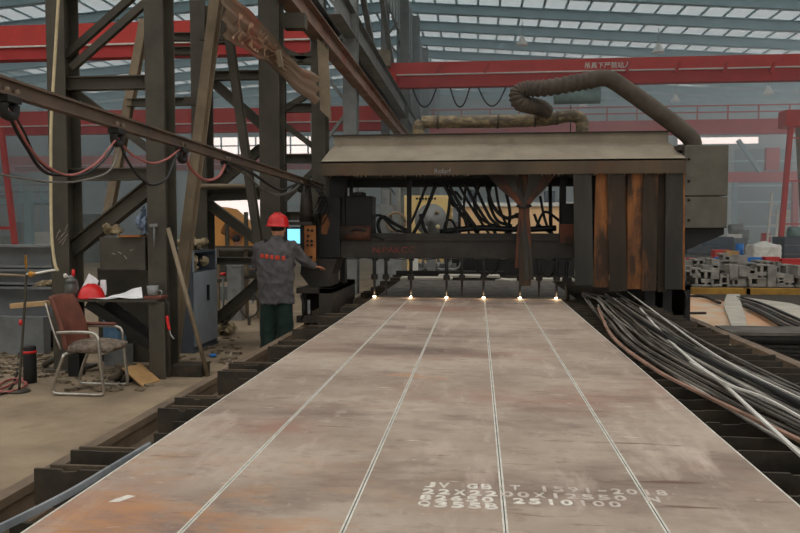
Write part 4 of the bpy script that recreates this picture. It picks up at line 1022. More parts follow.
def rags(name, lab, m, c, rx, ry, rz, n, cat='rags', vox=.012):
    mb = MB()
    for i in range(n):
        mb.ball(V(c) + V((R.uniform(-rx, rx), R.uniform(-ry, ry), rz * .4 + R.uniform(0, rz * .5))), R.uniform(.3, .55) * rx, R.uniform(.4, .7) * ry, R.uniform(.3, .5) * rz, 10, 6)
    mb.span(V(c) + V((-rx * .5, -ry * .5, .002)), V(c) + V((rx * .5, ry * .5, rz * .3)))
    o = fused(mb, name, m, None, vox, wrinkle=.02, wscale=16)
    return tag(o, lab, cat)
top_ = at(124, 235, 7.78)
rags('rag_heap', 'yellowish dirty rags bundled on the rusty lid of the steel box', 'rag', at(113, 234.5, 7.78), .08, .08, .1, 6)
rags('rag_bundle', 'pale blue cloth bundle with a red corner beside the bare column', 'rag_bl' if False else 'rag_blue', at(144, 234.5, 7.78), .05, .08, .24, 6)
# things on the bench
def bp_(px, y=7.44): p = at(px, 300, y); p.z = zt_; return p
h2 = thing('helmet', 'red hard hat resting on the workbench beside the papers', 'hard hat', bp_(91.5))
MB().lathe(bp_(91.5), [(.128, .0), (.138, .004), (.13, .02), (.122, .05), (.105, .095), (.075, .128), (.035, .145), (0, .148)], 26, V((0, 0, 1)), 1.0, 1.1).build('shell', 'helmet', h2)
mb = MB()
for x_ in (-.03, 0, .03): mb.tube([bp_(91.5) + V((x_, .118 * math.sin(a), .02 + .128 * math.cos(a))) for a in [(-1.35 + 2.7 * i / 12) for i in range(13)]], .007, 6)
mb.build('ridge', 'helmet', h2)
j = thing('oil_jar', 'grimy glass jar with white and red knobs on the workbench end', 'jar', bp_(72))
MB().lathe(bp_(72), [(.05, 0), (.066, .01), (.068, .14), (.06, .165), (.066, .17), (.05, .2), (.02, .215)], 20).build('jar_body', 'glass', j)
MB().lathe(bp_(72) + V((0, 0, .2)), [(.025, 0), (.025, .03), (.02, .04), (0, .04)], 14).build('cap', 'galv', j)
p = bp_(67) + V((0, -.02, .235)); MB().ball(p, .022, .022, .024).tube([p, bp_(72) + V((0, 0, .21))], .008, 6).build('white_knob', 'white', j)
p = bp_(74) + V((0, 0, .25)); MB().lathe(p, [(.015, -.02), (.018, 0), (.015, .05), (0, .055)], 12).build('red_knob', 'helmet', j)
def sheet(lab, pix, y0, y1, m='paper', n=6, name='paper_sheet', lean=0):
    vs_ = [V(p) for p in pix]; mb = MB(); d = V((0, .0, .003)) if not lean else V((0, .004, 0))
    g_ = []
    for i in range(n + 1):
        for j_ in range(n + 1):
            a = vs_[0].lerp(vs_[1], i / n); b = vs_[3].lerp(vs_[2], i / n); q = a.lerp(b, j_ / n); q = q + d * (2.2 + 2 * math.sin(i * 1.1 + j_ * .7)); g_.append(q)
    k = len(g_); g2 = g_ + [v - d * .4 for v in g_]; fs_ = []
    for i in range(n):
        for j_ in range(n):
            a = i * (n + 1) + j_; fs_ += [(a, a + 1, a + n + 2, a + n + 1), (k + a, k + a + n + 1, k + a + n + 2, k + a + 1)]
    mb.add(g2, fs_); return tag(mb.build(name, m), lab, 'paper')
zb2 = zt_ + .002
sheet('flat white papers spread over the front of the workbench', [V((bp_(90).x, 7.29, zb2)), V((bp_(122).x, 7.31, zb2 + .004)), V((bp_(126).x, 7.5, zb2 + .004)), V((bp_(104).x, 7.5, zb2 + .002))], 0, 0)
sheet('curled white paper rising to a point beside the cup', [V((bp_(112).x, 7.32, zb2 + .008)), V((bp_(147).x, 7.34, zb2 + .008)), V((bp_(139).x, 7.50, zb2 + .115)), V((bp_(118).x, 7.52, zb2 + .04))], 0, 0)
sheet('grey printed paper leaning against the sheet behind the hard hat', [V((bp_(76).x, 7.5, zb2 + .06)), V((bp_(89).x, 7.5, zb2 + .03)), V((bp_(93).x, 7.57, zb2 + .17)), V((bp_(83).x, 7.57, zb2 + .25))], 0, 0, 'paper', lean=1)
sheet('small paper standing behind the red hard hat', [V((bp_(92).x, 7.56, zb2 + .02)), V((bp_(100).x, 7.56, zb2 + .02)), V((bp_(100).x, 7.58, zb2 + .18)), V((bp_(94).x, 7.58, zb2 + .18))], 0, 0, 'paper', lean=1)
tr_ = tag(MB().span(V((bp_(147).x, 7.36, zt_ + .001)), V((bp_(164).x, 7.54, zt_ + .035))).build('brown_block', 'leather', None, .006), 'reddish brown block under the cup at the workbench end', 'block')
cu = thing('cup', 'grey metal cup with handle standing on the reddish brown block', 'cup', bp_(153) + V((0, 0, .036)))
MB().lathe(bp_(153) + V((0, .0, .036)), [(.045, 0), (.052, .01), (.062, .1), (.058, .1), (.047, .012), (0, .012)], 18).build('cup_body', 'galv', cu)
p = bp_(153) + V((.058, 0, .09)); MB().tube([p, p + V((.035, 0, -.01)), p + V((.03, 0, -.05)), p + V((-.005, 0, -.065))], .007, 6, 5).build('handle', 'galv', cu)
tl = thing('hand_torch', 'hand tool with red grips hanging from the workbench end by a thin cord', 'hand tool', at(168, 338, 7.28))
MB().tube([at(165, 298, 7.3), at(167, 306, 7.27), at(167, 318, 7.27)], .006, 6, 4).build('cord', 'hose', tl)
MB().tube([at(167, 316, 7.27), at(168, 324, 7.27), at(169.5, 330, 7.27)], .016, 8, 4).build('red_grip', 'helmet', tl)
MB().tube([at(169.5, 330, 7.27), at(171, 335, 7.27), at(174, 339, 7.27)], .008, 6, 4).build('tip', 'galv', tl)
# under the bench
pc = atz(114, 353, 0); 
b_ = thing('plastic_bin', 'pale blue translucent plastic container under the workbench', 'container', (at(114, 345, 8.0).x, 8.0, 0))
MB().span(at(103, 346, 7.95), at(126, 309, 8.15)).build('body', 'pale_blue', b_, .01)
q = b_.children[0]
MB().span((at(104, 346, 7.95).x, 7.95, 0), (at(125, 346, 7.95).x, 8.15, at(114, 346, 7.95).z)).build('plinth_box', 'galv', b_)
def boot(x, y, lab, a=0):
    r = thing('boot', lab, 'boot', (x, y, 0)); mb = MB()
    mb.tube([(x, y, .15), (x, y, .10), (x - .01, y - .01, .06)], lambda t: .052 + .006 * t, 12); mb.tube([(x, y + .05, .045), (x, y - .06, .045), (x + a, y - .19, .038)], lambda t: (.05 - .006 * t, .045 - .012 * t), 12)
    fused(mb, 'upper', 'shoe', r, .01, wrinkle=.006, wscale=18); MB().ribbon([(x, y + .08, .01), (x, y - .08, .01), (x + a, y - .22, .01)], .1, .02, (1, 0, 0), 4).build('sole', 'black', r)
bq = atz(110, 383, 0); bq2 = atz(121, 383, 0); boot(bq.x, bq.y + .22, 'muddy worn boot under the chair seat, nearer the chair back', .0); boot(bq2.x, bq2.y + .24, 'muddy worn boot beside the tan sheet under the workbench', .03)
A, B_, Cc, D = atz(128, 382, 0), atz(158, 380, 0), at(142, 361, 7.75), at(113, 368, 7.75)
mb = MB(); b0, b1 = atz(142, 387, 0), atz(160, 381, 0); bw = at(122, 369, 7.15) - b0; vs_ = [b0, b1, b1 + bw, b0 + bw]
vs_ = [v + V((0, 0, .012)) for v in vs_]; mb.add(vs_ + [v + V((0, 0, -.012)) for v in vs_], [(0, 1, 2, 3), (7, 6, 5, 4), (0, 4, 5, 1), (1, 5, 6, 2), (2, 6, 7, 3), (3, 7, 4, 0)])
tag(mb.build('plywood_sheet', 'ply'), 'tan board leaning on the floor under the workbench', 'board')
# ------------------------------------------------------------------ chair
ch = thing('armchair', 'worn brown cantilever armchair with chrome sled frame on the concrete floor', 'chair', (-3.65, 6.745, 0))
yn, yf = 6.51, 6.98
def sled(y, far):
    pts = [V((-3.86, y, .585)), V((-3.70, y, .592)), V((-3.53, y, .588)), V((-3.465, y, .55)), V((-3.45, y, .45)), V((-3.43, y, .2)), V((-3.415, y, .05)), V((-3.45, y, .016)), V((-3.60, y, .016)), V((-3.83, y, .016)), V((-3.90, y, .03)), V((-3.905, y, .08)), V((-3.86, y, .22)), V((-3.79, y, .385))]
    return MB().tube(pts, .0155, 10, 5)
sled(yn, 0).build('sled_frame', 'chrome', ch); sled(yf, 1).build('sled_frame', 'chrome', ch)
MB().tube([(-3.79, yn, .385), (-3.79, yf, .385)], .014, 8).tube([(-3.45, yn, .39), (-3.45, yf, .39)], .014, 8).build('cross_tube', 'chrome', ch)
MB().tube([(-3.84, yf, .612), (-3.70, yf, .615), (-3.53, yf, .612)], lambda t: (.03, .016), 10).build('arm_pad', 'leather', ch)
mb = MB(); mb.ball((-3.60, 6.745, .435), .27, .235, .065, 24, 10); mb.span((-3.82, 6.54, .40), (-3.38, 6.95, .455)); fused(mb, 'seat', 'worn_seat', ch, .012, wrinkle=.008, wscale=14, smooth=6)
mb = MB(); n = 8; vs_ = []
for i in range(n + 1):
    t = i / n; x = -3.80 - .055 * t - .10 * t * t; z = .42 + .50 * t; w_ = .215 + .01 * math.sin(t * pi) - .02 * t
    for k in range(7):
        u = -1 + 2 * k / 6; vs_.append(V((x + .035 * u * u, 6.745 + u * w_, z - .012 * u * u * t)))
m_ = len(vs_); vs2 = vs_ + [v + V((-.045, 0, 0)) for v in vs_]; fs_ = []
for i in range(n):
    for k in range(6):
        a = i * 7 + k; fs_ += [(a, a + 1, a + 8, a + 7), (m_ + a, m_ + a + 7, m_ + a + 8, m_ + a + 1)]
for i in range(n):
    for k in (0, 6): a = i * 7 + k; fs_.append((a, a + 7, m_ + a + 7, m_ + a))
for k in range(6):
    for a in (k, n * 7 + k): fs_.append((a, m_ + a, m_ + a + 1, a + 1))
mb.add(vs2, fs_, True); mb.build('backrest', 'leather', ch, .012)
for y in (6.58, 6.91): MB().tube([(-3.86, y, .42), (-3.93, y, .6), (-4.0, y, .85)], .012, 8, 4).build('back_tube', 'chrome', ch)
# ------------------------------------------------------------------ left floor: beams, stand, hoses, plank
ybm = 9.0
for i, (pa, pb, x1, d, lab) in enumerate(((246, 270, 53, .3, 'topmost blue grey H-beam of the beam pile at the left edge'), (271.5, 288, 53, .35, 'middle blue grey H-beam of the beam pile at the left edge'), (290, 336, 50, .42, 'lowest and deepest dark beam of the pile at the left edge'))):
    z1_, z0_ = at(478, pa, ybm).z, at(478, pb, ybm).z
    xr_ = at(x1 + 14, 228, ybm).x
    tag(MB().hbeam((-9.2, ybm + .1, (z0_ + z1_) / 2), (xr_, ybm + .1, (z0_ + z1_) / 2), d, z1_ - z0_, .03, .02).build('steel_beam', 'beam_blue'), lab, 'steel beam')
for x_ in (-5.6, -7.6):
    tag(MB().span((x_ - .1, ybm - .2, 0), (x_ + .1, ybm + .4, at(478, 336, ybm).z - .002)).build('timber_block', 'slat'), 'dark timber bearer under the beam pile, ' + ('end by the column' if x_ > -6 else 'end at the frame edge'), 'bearer')
tag(MB().bar(at(12, 306, 8.5), at(48, 303, 8.5), .09, .06).build('timber_plank', 'wood', None, .004), 'pale timber length sticking out beside the chair back', 'timber')
tag(MB().span(at(-60, 345, 8.6), at(50, 308, 8.75)).build('steel_plate_upright', 'beam_blue'), 'dark upright plate below the pale timber at the left edge', 'plate')
bpy.data.objects['steel_plate_upright'].location.z = 0.001
st = thing('gas_stand', 'thin dark stand pole with brass gauge beside the beam pile', 'stand', atz(19, 392, 0))
pb0 = atz(19, 392, 0); yy = pb0.y
MB().tube([pb0, at(22, 345, yy), at(25, 300, yy), at(26.5, 268, yy)], .012, 8, 4).build('pole', 'column', st)
MB().tube([at(26.5, 270, yy), at(25.5, 255, yy), at(25.5, 264, yy)], .01, 6).build('spindle', 'brass', st)
p = at(31, 274, yy); MB().ball(p, .028, .028, .028).ball(at(35, 273.5, yy), .016, .016, .016).build('gauge', 'brass', st)
MB().tube([at(26, 274, yy), at(38, 273, yy), at(48, 271, yy), at(55, 270, yy)], .011, 8, 4).build('white_pipe', 'white', st)
MB().tube([at(26, 276, yy), at(10, 275, yy), at(-20, 274, yy)], .012, 8).build('side_pipe', 'tan_steel', st)
p = at(20.8, 325, yy); MB().tube([p, p + V((.003, 0, .05))], .018, 8).build('red_sleeve', 'helmet', st)
MB().lathe(pb0, [(.1, 0), (.1, .015), (.02, .02), (0, .02)], 16).build('foot', 'column', st)
c_ = atz(17, 388, 0) + V((-.02, .25, 0)); cy = thing('gas_cylinder', 'short black cylinder with red ring on the floor at the left edge', 'cylinder', c_)
MB().lathe(c_, [(.06, 0), (.062, .01), (.062, .36), (.055, .37), (0, .37)], 18).build('body', 'black', cy)
MB().lathe(c_ + V((0, 0, .30)), [(.0635, 0), (.066, .01), (.0635, .025)], 18).build('red_ring', 'helmet', cy)
pts = [atz(x, y, .02) for x, y in ((-12, 392), (3, 388), (14, 383), (22, 381), (26, 385), (16, 390), (4, 392), (-4, 388), (8, 380), (22, 379), (27, 384))]
tag(MB().tube(pts, .012, 7, 6).build('floor_hose', 'red_cable'), 'dull red hose coiled on the floor around the gas stand', 'hose')
tag(MB().tube([atz(x, y, .016) for x, y in ((-10, 396), (8, 391), (17, 372), (19, 352), (24, 340))], .01, 7, 6).build('floor_hose', 'hose'), 'black hose running along the floor past the black cylinder', 'hose')
# loose rubbish
mb = MB(); rd = random.Random(5)
for i in range(420):
    if i < 290: p = atz(rd.uniform(-10, 64), rd.uniform(340, 378), 0)
    elif i < 360: p = atz(rd.uniform(60, 150), rd.uniform(366, 392), 0)
    else: p = atz(rd.uniform(160, 240), rd.uniform(332, 366), 0)
    if p.x > -2.6 or (-3.55 < p.x < -3.36 and 7.3 < p.y < 7.5): continue
    s_ = rd.uniform(.015, .06); mb.box(p + V((0, 0, s_ * .25)), (s_ * rd.uniform(.7, 2.2), s_ * rd.uniform(.7, 2), s_ * .5), Matrix.Rotation(rd.uniform(0, 6), 3, 'Z') @ Matrix.Rotation(rd.uniform(-.2, .2), 3, 'X'))
tag(mb.build('debris', 'debris'), 'small scrap and rubbish littering the concrete floor by the columns', 'rubbish', kind='stuff')
p = atz(36, 337, 0); tag(MB().ball(p + V((0, 0, .035)), .07, .05, .035, 10, 6).build('yellow_scrap', 'brass'), 'small yellow scrap lying on the floor behind the chair back', 'scrap')
mb = MB(); a = atz(43, 366, .03); mb.cyl(a, a + V((.22, .1, .16)), .03); tag(mb.build('scrap_tube', 'column'), 'dark short tube tilted on rubbish beside the chair back', 'tube')
hm2 = thing('hammer', 'pale steel hammer hanging on the face of the bare column above the workbench', 'hammer', at(154, 247, 7.58))
MB().tube([at(154, 226, 7.57), at(154.5, 247, 7.57)], .011, 8).build('handle', 'galv', hm2)
MB().bar(at(150, 225.5, 7.565), at(157.5, 225, 7.565), .03, .03).build('head', 'galv', hm2)
lw = bpy.data.objects['steel_beam.002']; bpy.context.view_layer.update(); zt5 = max((lw.matrix_world @ V(c)).z for c in lw.bound_box)
rags('white_rag', 'whitish crumpled rag lying on the lowest beam flange of the pile', 'rag', V((at(40, 285, 8.93).x, 8.94, zt5 + .001)), .2, .035, .07, 6)
# ------------------------------------------------------------------ cabinet and leaning pipe
xc = -3.49
zc = at(478, 250, 9.6).z
cb_ = thing('cabinet', 'blue grey steel locker with an open top compartment behind the leaning pipe', 'cabinet', (-3.8, 9.6, 0))
y0_, y1_ = atx(193.5, 352, xc).y, atx(217, 342, xc).y
x0_ = -4.1; zo = at(478, 272, (y0_ + y1_) / 2).z
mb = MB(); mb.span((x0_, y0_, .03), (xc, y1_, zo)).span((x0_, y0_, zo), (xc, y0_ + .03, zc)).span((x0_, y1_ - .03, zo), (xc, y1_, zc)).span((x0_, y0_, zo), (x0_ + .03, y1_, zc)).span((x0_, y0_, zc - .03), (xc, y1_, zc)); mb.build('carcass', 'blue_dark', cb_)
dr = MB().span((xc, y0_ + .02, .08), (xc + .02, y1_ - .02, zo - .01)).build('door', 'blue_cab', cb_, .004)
MB().bar((xc + .035, (y0_ + y1_) / 2 + .02, .62), (xc + .035, (y0_ + y1_) / 2 + .02, .82), .03, .03, V((0, 1, 0))).build('handle', 'black', dr)
for y in (y0_, y1_ - .035): MB().span((xc, y, zo), (xc + .012, y + .035, zc)).build('frame_post', 'blue_cab', cb_)
MB().span((x0_, y0_, 0), (xc + .02, y1_, .03)).build('plinth', 'blue_dark', cb_)
rags('rag_heap', 'pale dirty rags heaped on top of the blue grey locker', 'rag', (xc - .16, (y0_ + y1_) / 2, zc + .001), .13, .3, .13, 8)
rags('rag_heap', 'dirty cream rags spilling out of the open locker compartment', 'rag', (xc - .1, y0_ + .28, zo + .001), .09, .16, .2, 7)
a, b = atz(208, 377, 0), at(168, 228, 7.52)
tag(MB().cyl(a + V((0, 0, .01)), b, .022).build('leaning_pipe', 'tan_steel'), 'grey pipe leaning from the floor against the bare column', 'pipe')
rags('rag_heap', 'whitish crumpled cloth on the floor at the far corner of the locker', 'rag', atz(226, 334, .001), .11, .25, .16, 7)
mb = MB(); p = atz(213, 357, .0); mb.ball(p + V((0, 0, .02)), .05, .05, .022, 10, 6); tag(mb.build('blue_scrap', 'blue'), 'small bright blue scrap on the floor near the locker', 'scrap')
tag(MB().ribbon([atz(x, y, .012) for x, y in ((219, 374), (226, 366), (230, 358), (231, 353))], .03, .008, (1, 0, 0), 5).build('curved_offcut', 'tan_plate'), 'thin curved offcut on the floor beside the rail near the locker', 'offcut')
tag(MB().span(atz(181, 377, 0) + V((-.1, 0, 0)), atz(181, 377, 0) + V((.22, .25, .12))).build('scrap_block', 'slat'), 'dark scrap block at the foot of the bare column', 'block')
# ------------------------------------------------------------------ between locker and worker
def fl(px, Y): p = at(px, 228, Y); p.z = 0; return p
t = thing('roller_bench', 'dark long roller on a steel trestle between locker and worker', 'roller bench', fl(236, 12.6))
MB().cyl(at(217, 253, 12.6), at(262, 253, 12.6), .11).build('roller', 'column', t)
MB().bar(at(214, 247, 12.4), at(258, 247, 12.4), .12, .04).build('bench_top', 'column', t)
for px in (217, 246, 258): MB().bar(fl(px, 12.5), at(px, 249, 12.5), .06, .06, V((0, 1, 0))).build('leg', 'tan_steel', t)
MB().bar(at(217, 281, 12.5), at(258, 276, 12.5), .07, .06).build('rail', 'column', t)
MB().span(at(218, 300, 12.8), at(262, 286, 13.0)).build('trough', 'beam_blue', t)
mb = MB(); mb.hbeam(atz(206, 338, .0) + V((0, .3, .06)), at(263, 277, 10.35), .12, .12, .012, .01); tag(mb.build('sloping_beam', 'column'), 'dark beam sloping up from the locker foot toward the worker', 'beam')
t = thing('handwheel', 'thin dark wheel rim behind the worker\'s left leg', 'wheel', fl(249, 11.6))
mb = MB(); c = at(249, 305, 11.6); mb.tube([c + V((.16 * math.cos(a), 0, .2 * math.sin(a))) for a in [i * pi / 8 for i in range(17)]], .014, 6); mb.build('rim', 'column', t)
MB().bar(V((c.x, c.y, 0)), c + V((0, 0, -.2)), .04, .04, V((0, 1, 0))).build('stem', 'column', t)
for px, pyt, lab in ((231, 262, 'pale grey machine casting standing under the roller bench, left one'), (238, 266, 'pale grey machine casting standing under the roller bench, right one')):
    p = fl(px, 12.2); z = at(px, pyt, 12.2).z; zb0 = at(px, 290, 12.2).z
    t = thing('machine_casting', lab, 'casting', p); MB().span((p.x - .06, 12.15, .0), (p.x + .06, 12.3, z)).build('upright', 'galv', t); MB().cyl(V((p.x - .09, 12.2, z)), V((p.x + .09, 12.2, z)), .06).build('head', 'galv', t)
p = at(223, 274, 12.3); t = thing('red_fitting', 'small red and white fitting on a thin stand under the roller bench', 'fitting', (p.x, p.y, 0))
MB().ball(p, .06, .05, .03, 10, 6).build('cap', 'helmet', t); MB().cyl(p + V((0, 0, -.03)), V((p.x, p.y, 0)), .02, 8).build('stand', 'column_far', t)
# guard railing farther back
t = thing('guard_rail', 'thin grey guard railing on the floor behind the worker', 'railing', fl(246, 15))
for px in (222, 232, 242, 252): MB().bar(fl(px, 15), at(px, 287, 15), .04, .04, V((0, 1, 0))).build('post', 'column_far', t)
for py in (287, 296): MB().bar(at(220, py, 15), at(262, py, 15), .04, .04).build('rail', 'column_far', t)
# orange machine in the far left bay
t = thing('orange_machine', 'orange yellow machine with a slanted hood far behind the worker', 'machine', fl(232, 23))
mb = MB(); q = [at(212, 250, 23), at(252, 250, 23), at(252, 243, 23), at(243, 226, 23), at(222, 208, 23), at(212, 206, 23)]
mb.add(q + [v + V((0, 1.5, 0)) for v in q], [tuple(range(6)), tuple(range(6, 12))[::-1]] + [(i, 6 + i, 6 + (i + 1) % 6, (i + 1) % 6) for i in range(6)]); mb.build('hood', 'orange', t)
p0, p1 = at(212, 250, 23), at(252, 250, 23); MB().span((p0.x, 23, 0), (p1.x, 24.5, p0.z)).build('base', 'column', t)
MB().cyl(at(226, 226, 22.7), at(241, 235, 22.7), .28).build('roll', 'rust_panel', t)
for px in (227, 246): MB().bar(fl(px, 21.5), at(px, 212, 21.5), .1, .1, V((0, 1, 0))).build('post', 'column', t)

# ------------------------------------------------------------------ behind the machine window
Yv = 19
t = thing('yellow_cabin', 'pale yellow panelled cabin seen through the machine window behind the reel', 'cabin', fl(427, Yv))
MB().span((at(404, 228, Yv).x, Yv, .0), (at(450, 228, Yv).x, Yv + 2, at(427, 195.5, Yv).z)).build('body', 'yellow', t, .02)
mb = MB()
for i in range(7): mb.span(at(416 + i * 3, 199.6, Yv - .02), at(418 + i * 3, 197.6, Yv + .005))
mb.build('dark_lettering', 'black', t)
MB().span(at(448, 262, Yv - .1), at(458, 222, Yv)).build('side_panel', 'galv', t)
Yw_ = 14.5
t = thing('cable_reel', 'grey disc reel with round holes seen through the machine window', 'reel', fl(432, Yw_))
c = at(431, 220, Yw_)
n = 36; mb = MB(); mb.lathe(c, [(0, -.06), (.06, -.06), (.06, -.03), (.30, -.03), (.315, 0), (.30, .03), (0, .03)], n, V((0, 1, 0))); mb.build('disc', 'column_far', t)
for a, mm in ((.9, 'tan_steel'), (2.5, 'galv'), (4.1, 'galv'), (5.5, 'cream')):
    p = c + V((.19 * math.cos(a), -.036, .19 * math.sin(a))); MB().lathe(p, [(0, -.012), (.045, -.008), (.045, .01), (0, .01)], 12, V((0, 1, 0))).build('hub_hole', mm, t)
MB().bar(fl(432, Yw_ + .1), c + V((0, .1, 0)), .16, .16, V((0, 1, 0))).build('stand', 'column_far', t)
Yb_ = 18
t = thing('beige_machine', 'large beige orange machine housing seen through the machine window', 'machine', fl(510, Yb_))
xa2, xb2 = at(459, 228, Yb_).x, at(575, 228, Yb_).x; zt3 = at(510, 206.5, Yb_).z
MB().span((xa2, Yb_, .5), (xb2, Yb_ + 2, zt3)).build('housing', 'beige', t, .02)
MB().span((xa2 - .05, Yb_ - .06, zt3), (xb2 + .05, Yb_ + 2.05, zt3 + .09)).build('roof_edge', 'white', t)
MB().span((xa2, Yb_ + .1, 0), (xb2, Yb_ + 2, .5)).build('base', 'column', t)
MB().span(at(515, 218, Yb_ - .03), at(520, 213, Yb_ + .01)).build('dark_window', 'black', t)
MB().span(at(458, 240, Yb_ - .02), at(461, 206, Yb_ + .01)).build('corner_post', 'black', t)
for a, b, y0, y1, lab in ((467, 477, 207, 190, 'blue box on top of the beige machine, nearer the reel'), (545, 555, 207, 191, 'blue box on top of the beige machine, nearer the hanging strips')):
    p0, p1 = at(a, y0, Yb_ + .4), at(b, y1, Yb_ + .4)
    tag(MB().span((p0.x, Yb_ + .4, zt3 + .091), (p1.x, Yb_ + .7, p1.z)).build('blue_box', 'blue_dark'), lab, 'box')
for a, b, lab in ((504, 510, 'white sack before the beige machine, the first of three'), (511.5, 516, 'white sack before the beige machine, the second of three'), (517, 521, 'white sack before the beige machine, the last of three')):
    pa, pb_ = at(a, 240, 16.5), at(b, 231, 16.5)
    z = pb_.z; tag(MB().lathe(V(((pa.x + pb_.x) / 2, 16.5, 0)), [((pb_.x - pa.x) * .5, 0), ((pb_.x - pa.x) * .62, .4), ((pb_.x - pa.x) * .5, z - .1), ((pb_.x - pa.x) * .2, z)], 10).build('sack', 'white'), lab, 'sack')
# hazy machinery left of the window
for px, w_, py, lab in ((386, 7, 190, 'pale grey machine post nearest the drive housing through the window'), (397, 4, 186, 'slender pale post through the machine window, second from the housing')):
    p = fl(px, 17.8); tag(MB().span((p.x - w_ / 88, 17.8, 0), (p.x + w_ / 88, 18.2, at(px, py, 17.8).z)).build('machine_post', 'galv'), lab, 'post')
t = thing('lathe_machine', 'grey machine bed with rollers low behind the machine window', 'machine', fl(400, 16))
MB().span((at(374, 228, 16).x, 16, 0), (at(402, 228, 16).x, 17.2, at(390, 236, 16).z)).build('bed', 'galv', t)
MB().span((at(379, 228, 15.9).x, 15.95, at(390, 236, 16).z), (at(392, 228, 15.9).x, 16.6, at(390, 205, 16).z)).build('headstock', 'column_far', t)
mb = MB(); c = at(396, 222, 15.9); mb.tube([c + V((.2 * math.cos(a), 0, .2 * math.sin(a))) for a in [i * pi / 8 for i in range(17)]], .03, 6); mb.build('handwheel', 'tan_steel', t)
# below the beam: farther bed with plates and dark machine
for a, b, py, Y, d, lab, mm in ((438, 500, 275, 12.9, .5, 'pale steel plate lying on the bed behind the torches, longest one', 'pale_plate'), (400, 452, 277, 12.3, .4, 'pale steel plate lying on the bed behind the two leftmost torches', 'pale_plate'), (496, 520, 279, 12.15, .3, 'small pale star-shaped scrap plate behind the torches', 'pale_plate'), (532, 575, 278, 12.2, .4, 'pale steel plate on the bed behind the gathered curtain strips', 'pale_plate')):
    p0, p1 = at(a, py, Y), at(b, py, Y)
    mb = MB()
    if 'star' in lab:
        c = (p0 + p1) / 2; c.z = .70; n = 9; v = [c + V(((.22 if i % 2 else .12) * math.cos(i * 2 * pi / n * 1.0), (.35 if i % 2 else .2) * math.sin(i * 2 * pi / n), 0)) for i in range(n)]
        mb.add(v + [q + V((0, 0, .03)) for q in v], [tuple(range(n))[::-1], tuple(range(n, 2 * n))] + [(i, (i + 1) % n, n + (i + 1) % n, n + i) for i in range(n)])
    else: mb.span((p0.x, Y, .697), (p1.x, Y + d, .73))
    tag(mb.build('scrap_plate', mm), lab, 'plate')
tag(MB().span((at(396, 228, 13.4).x, 13.4, .70), (at(505, 228, 13.4).x, 13.55, .78)).build('steel_bar', 'black'), 'dark long bar on the bed behind the pale plates', 'bar')
t = thing('low_machine', 'dark low machine body behind the far end of the cutting bed', 'machine', fl(500, 15.2))
MB().span((at(452, 228, 15.2).x, 15.2, 0), (at(575, 228, 15.2).x, 16.2, at(500, 259, 15.2).z)).build('body', 'black', t)
for i in range(4):
    p = at(420 + i * 11, 262, 14.9); MB().tube([p + V((.16 * math.cos(a), 0, .16 * math.sin(a))) for a in [k * pi / 6 for k in range(13)]], .03, 6).build('wheel', 'galv', t)
MB().span((at(415, 228, 14.9).x, 14.95, 0), (at(456, 228, 14.9).x, 15.5, at(430, 264, 14.9).z)).build('gear_case', 'column_far', t)
tag(MB().span((at(412, 228, 14.8).x, 14.5, 0), (at(419, 228, 14.8).x, 14.6, at(415, 258, 14.8).z)).build('white_post', 'white'), 'whitish post below the beam near the second lit torch', 'post')
# tan floor slab beyond the worker-side rail
tag(MB().span((at(340, 228, 13).x - .3, 10.6, 0), (-2.3, 14.0, .06)).build('floor_slab', 'wood'), 'light tan board on the floor beyond the machine leg', 'board')

# ------------------------------------------------------------------ offcut side: plates, timber and blocks
pts0, pts1 = atz(676, 324, .36), atz(800, 378, .36)
tag(MB().bar(V((2.60, 4.6, .40)), V((2.58, 13.0, .40)), .11, .10).build('steel_beam', 'rail', None, .004), 'tan dusty beam lying beside the offcut-side machine rail', 'steel beam')
for y_, lab in ((5.8, 'dark bearer under the tan beam, end nearer the plate stack'), (8.0, 'dark bearer under the tan beam, middle one'), (11.0, 'dark bearer under the tan beam, end near the rusty sheet')):
    tag(MB().span((2.45, y_, 0), (2.9, y_ + .2, .349)).build('bearer', 'slat'), lab, 'bearer')
def slab(name, lab, pix, z, th, m, cat='plate'):
    v = [atz(x, y, z) for x, y in pix]; n = len(v); mb = MB()
    mb.add(v + [q - V((0, 0, th)) for q in v], [tuple(range(n)), tuple(range(n, 2 * n))[::-1]] + [(i, n + i, n + (i + 1) % n, (i + 1) % n) for i in range(n)])
    return tag(mb.build(name, m), lab, cat)
slab('rusty_plate', 'rust orange steel sheet lying on the floor behind the offcut bundle', [(668, 322), (680, 292), (712, 298), (770, 316), (800, 327), (800, 333), (722, 334)], .25, .02, 'rust_plate')
tag(MB().span((2.95, 9.5, 0), (6.8, 15.5, .229)).build('plate_pallet', 'slat'), 'dark low pallet under the rust orange sheet', 'pallet')
q = smooth_path([atz(x, y, .30) for x, y in ((727, 294), (724, 304), (728, 316), (732, 328))], 5); r_ = smooth_path([atz(x, y, .30) for x, y in ((740, 294), (742, 306), (746, 318), (746, 328))], 5)
mb = MB(); n = len(q); vs_ = []
for a, b in zip(q, r_): vs_ += [a, b, b - V((0, 0, .035)), a - V((0, 0, .035))]
fs_ = [(3, 2, 1, 0), tuple(range(4 * n - 4, 4 * n))]
for i in range(n - 1):
    for k in range(4): fs_.append((4 * i + k, 4 * i + (k + 1) % 4, 4 * i + 4 + (k + 1) % 4, 4 * i + 4 + k))
mb.add(vs_, fs_); tag(mb.build('curved_plate', 'pale_plate'), 'pale waisted steel plate piece lying across the rust orange sheet', 'plate')
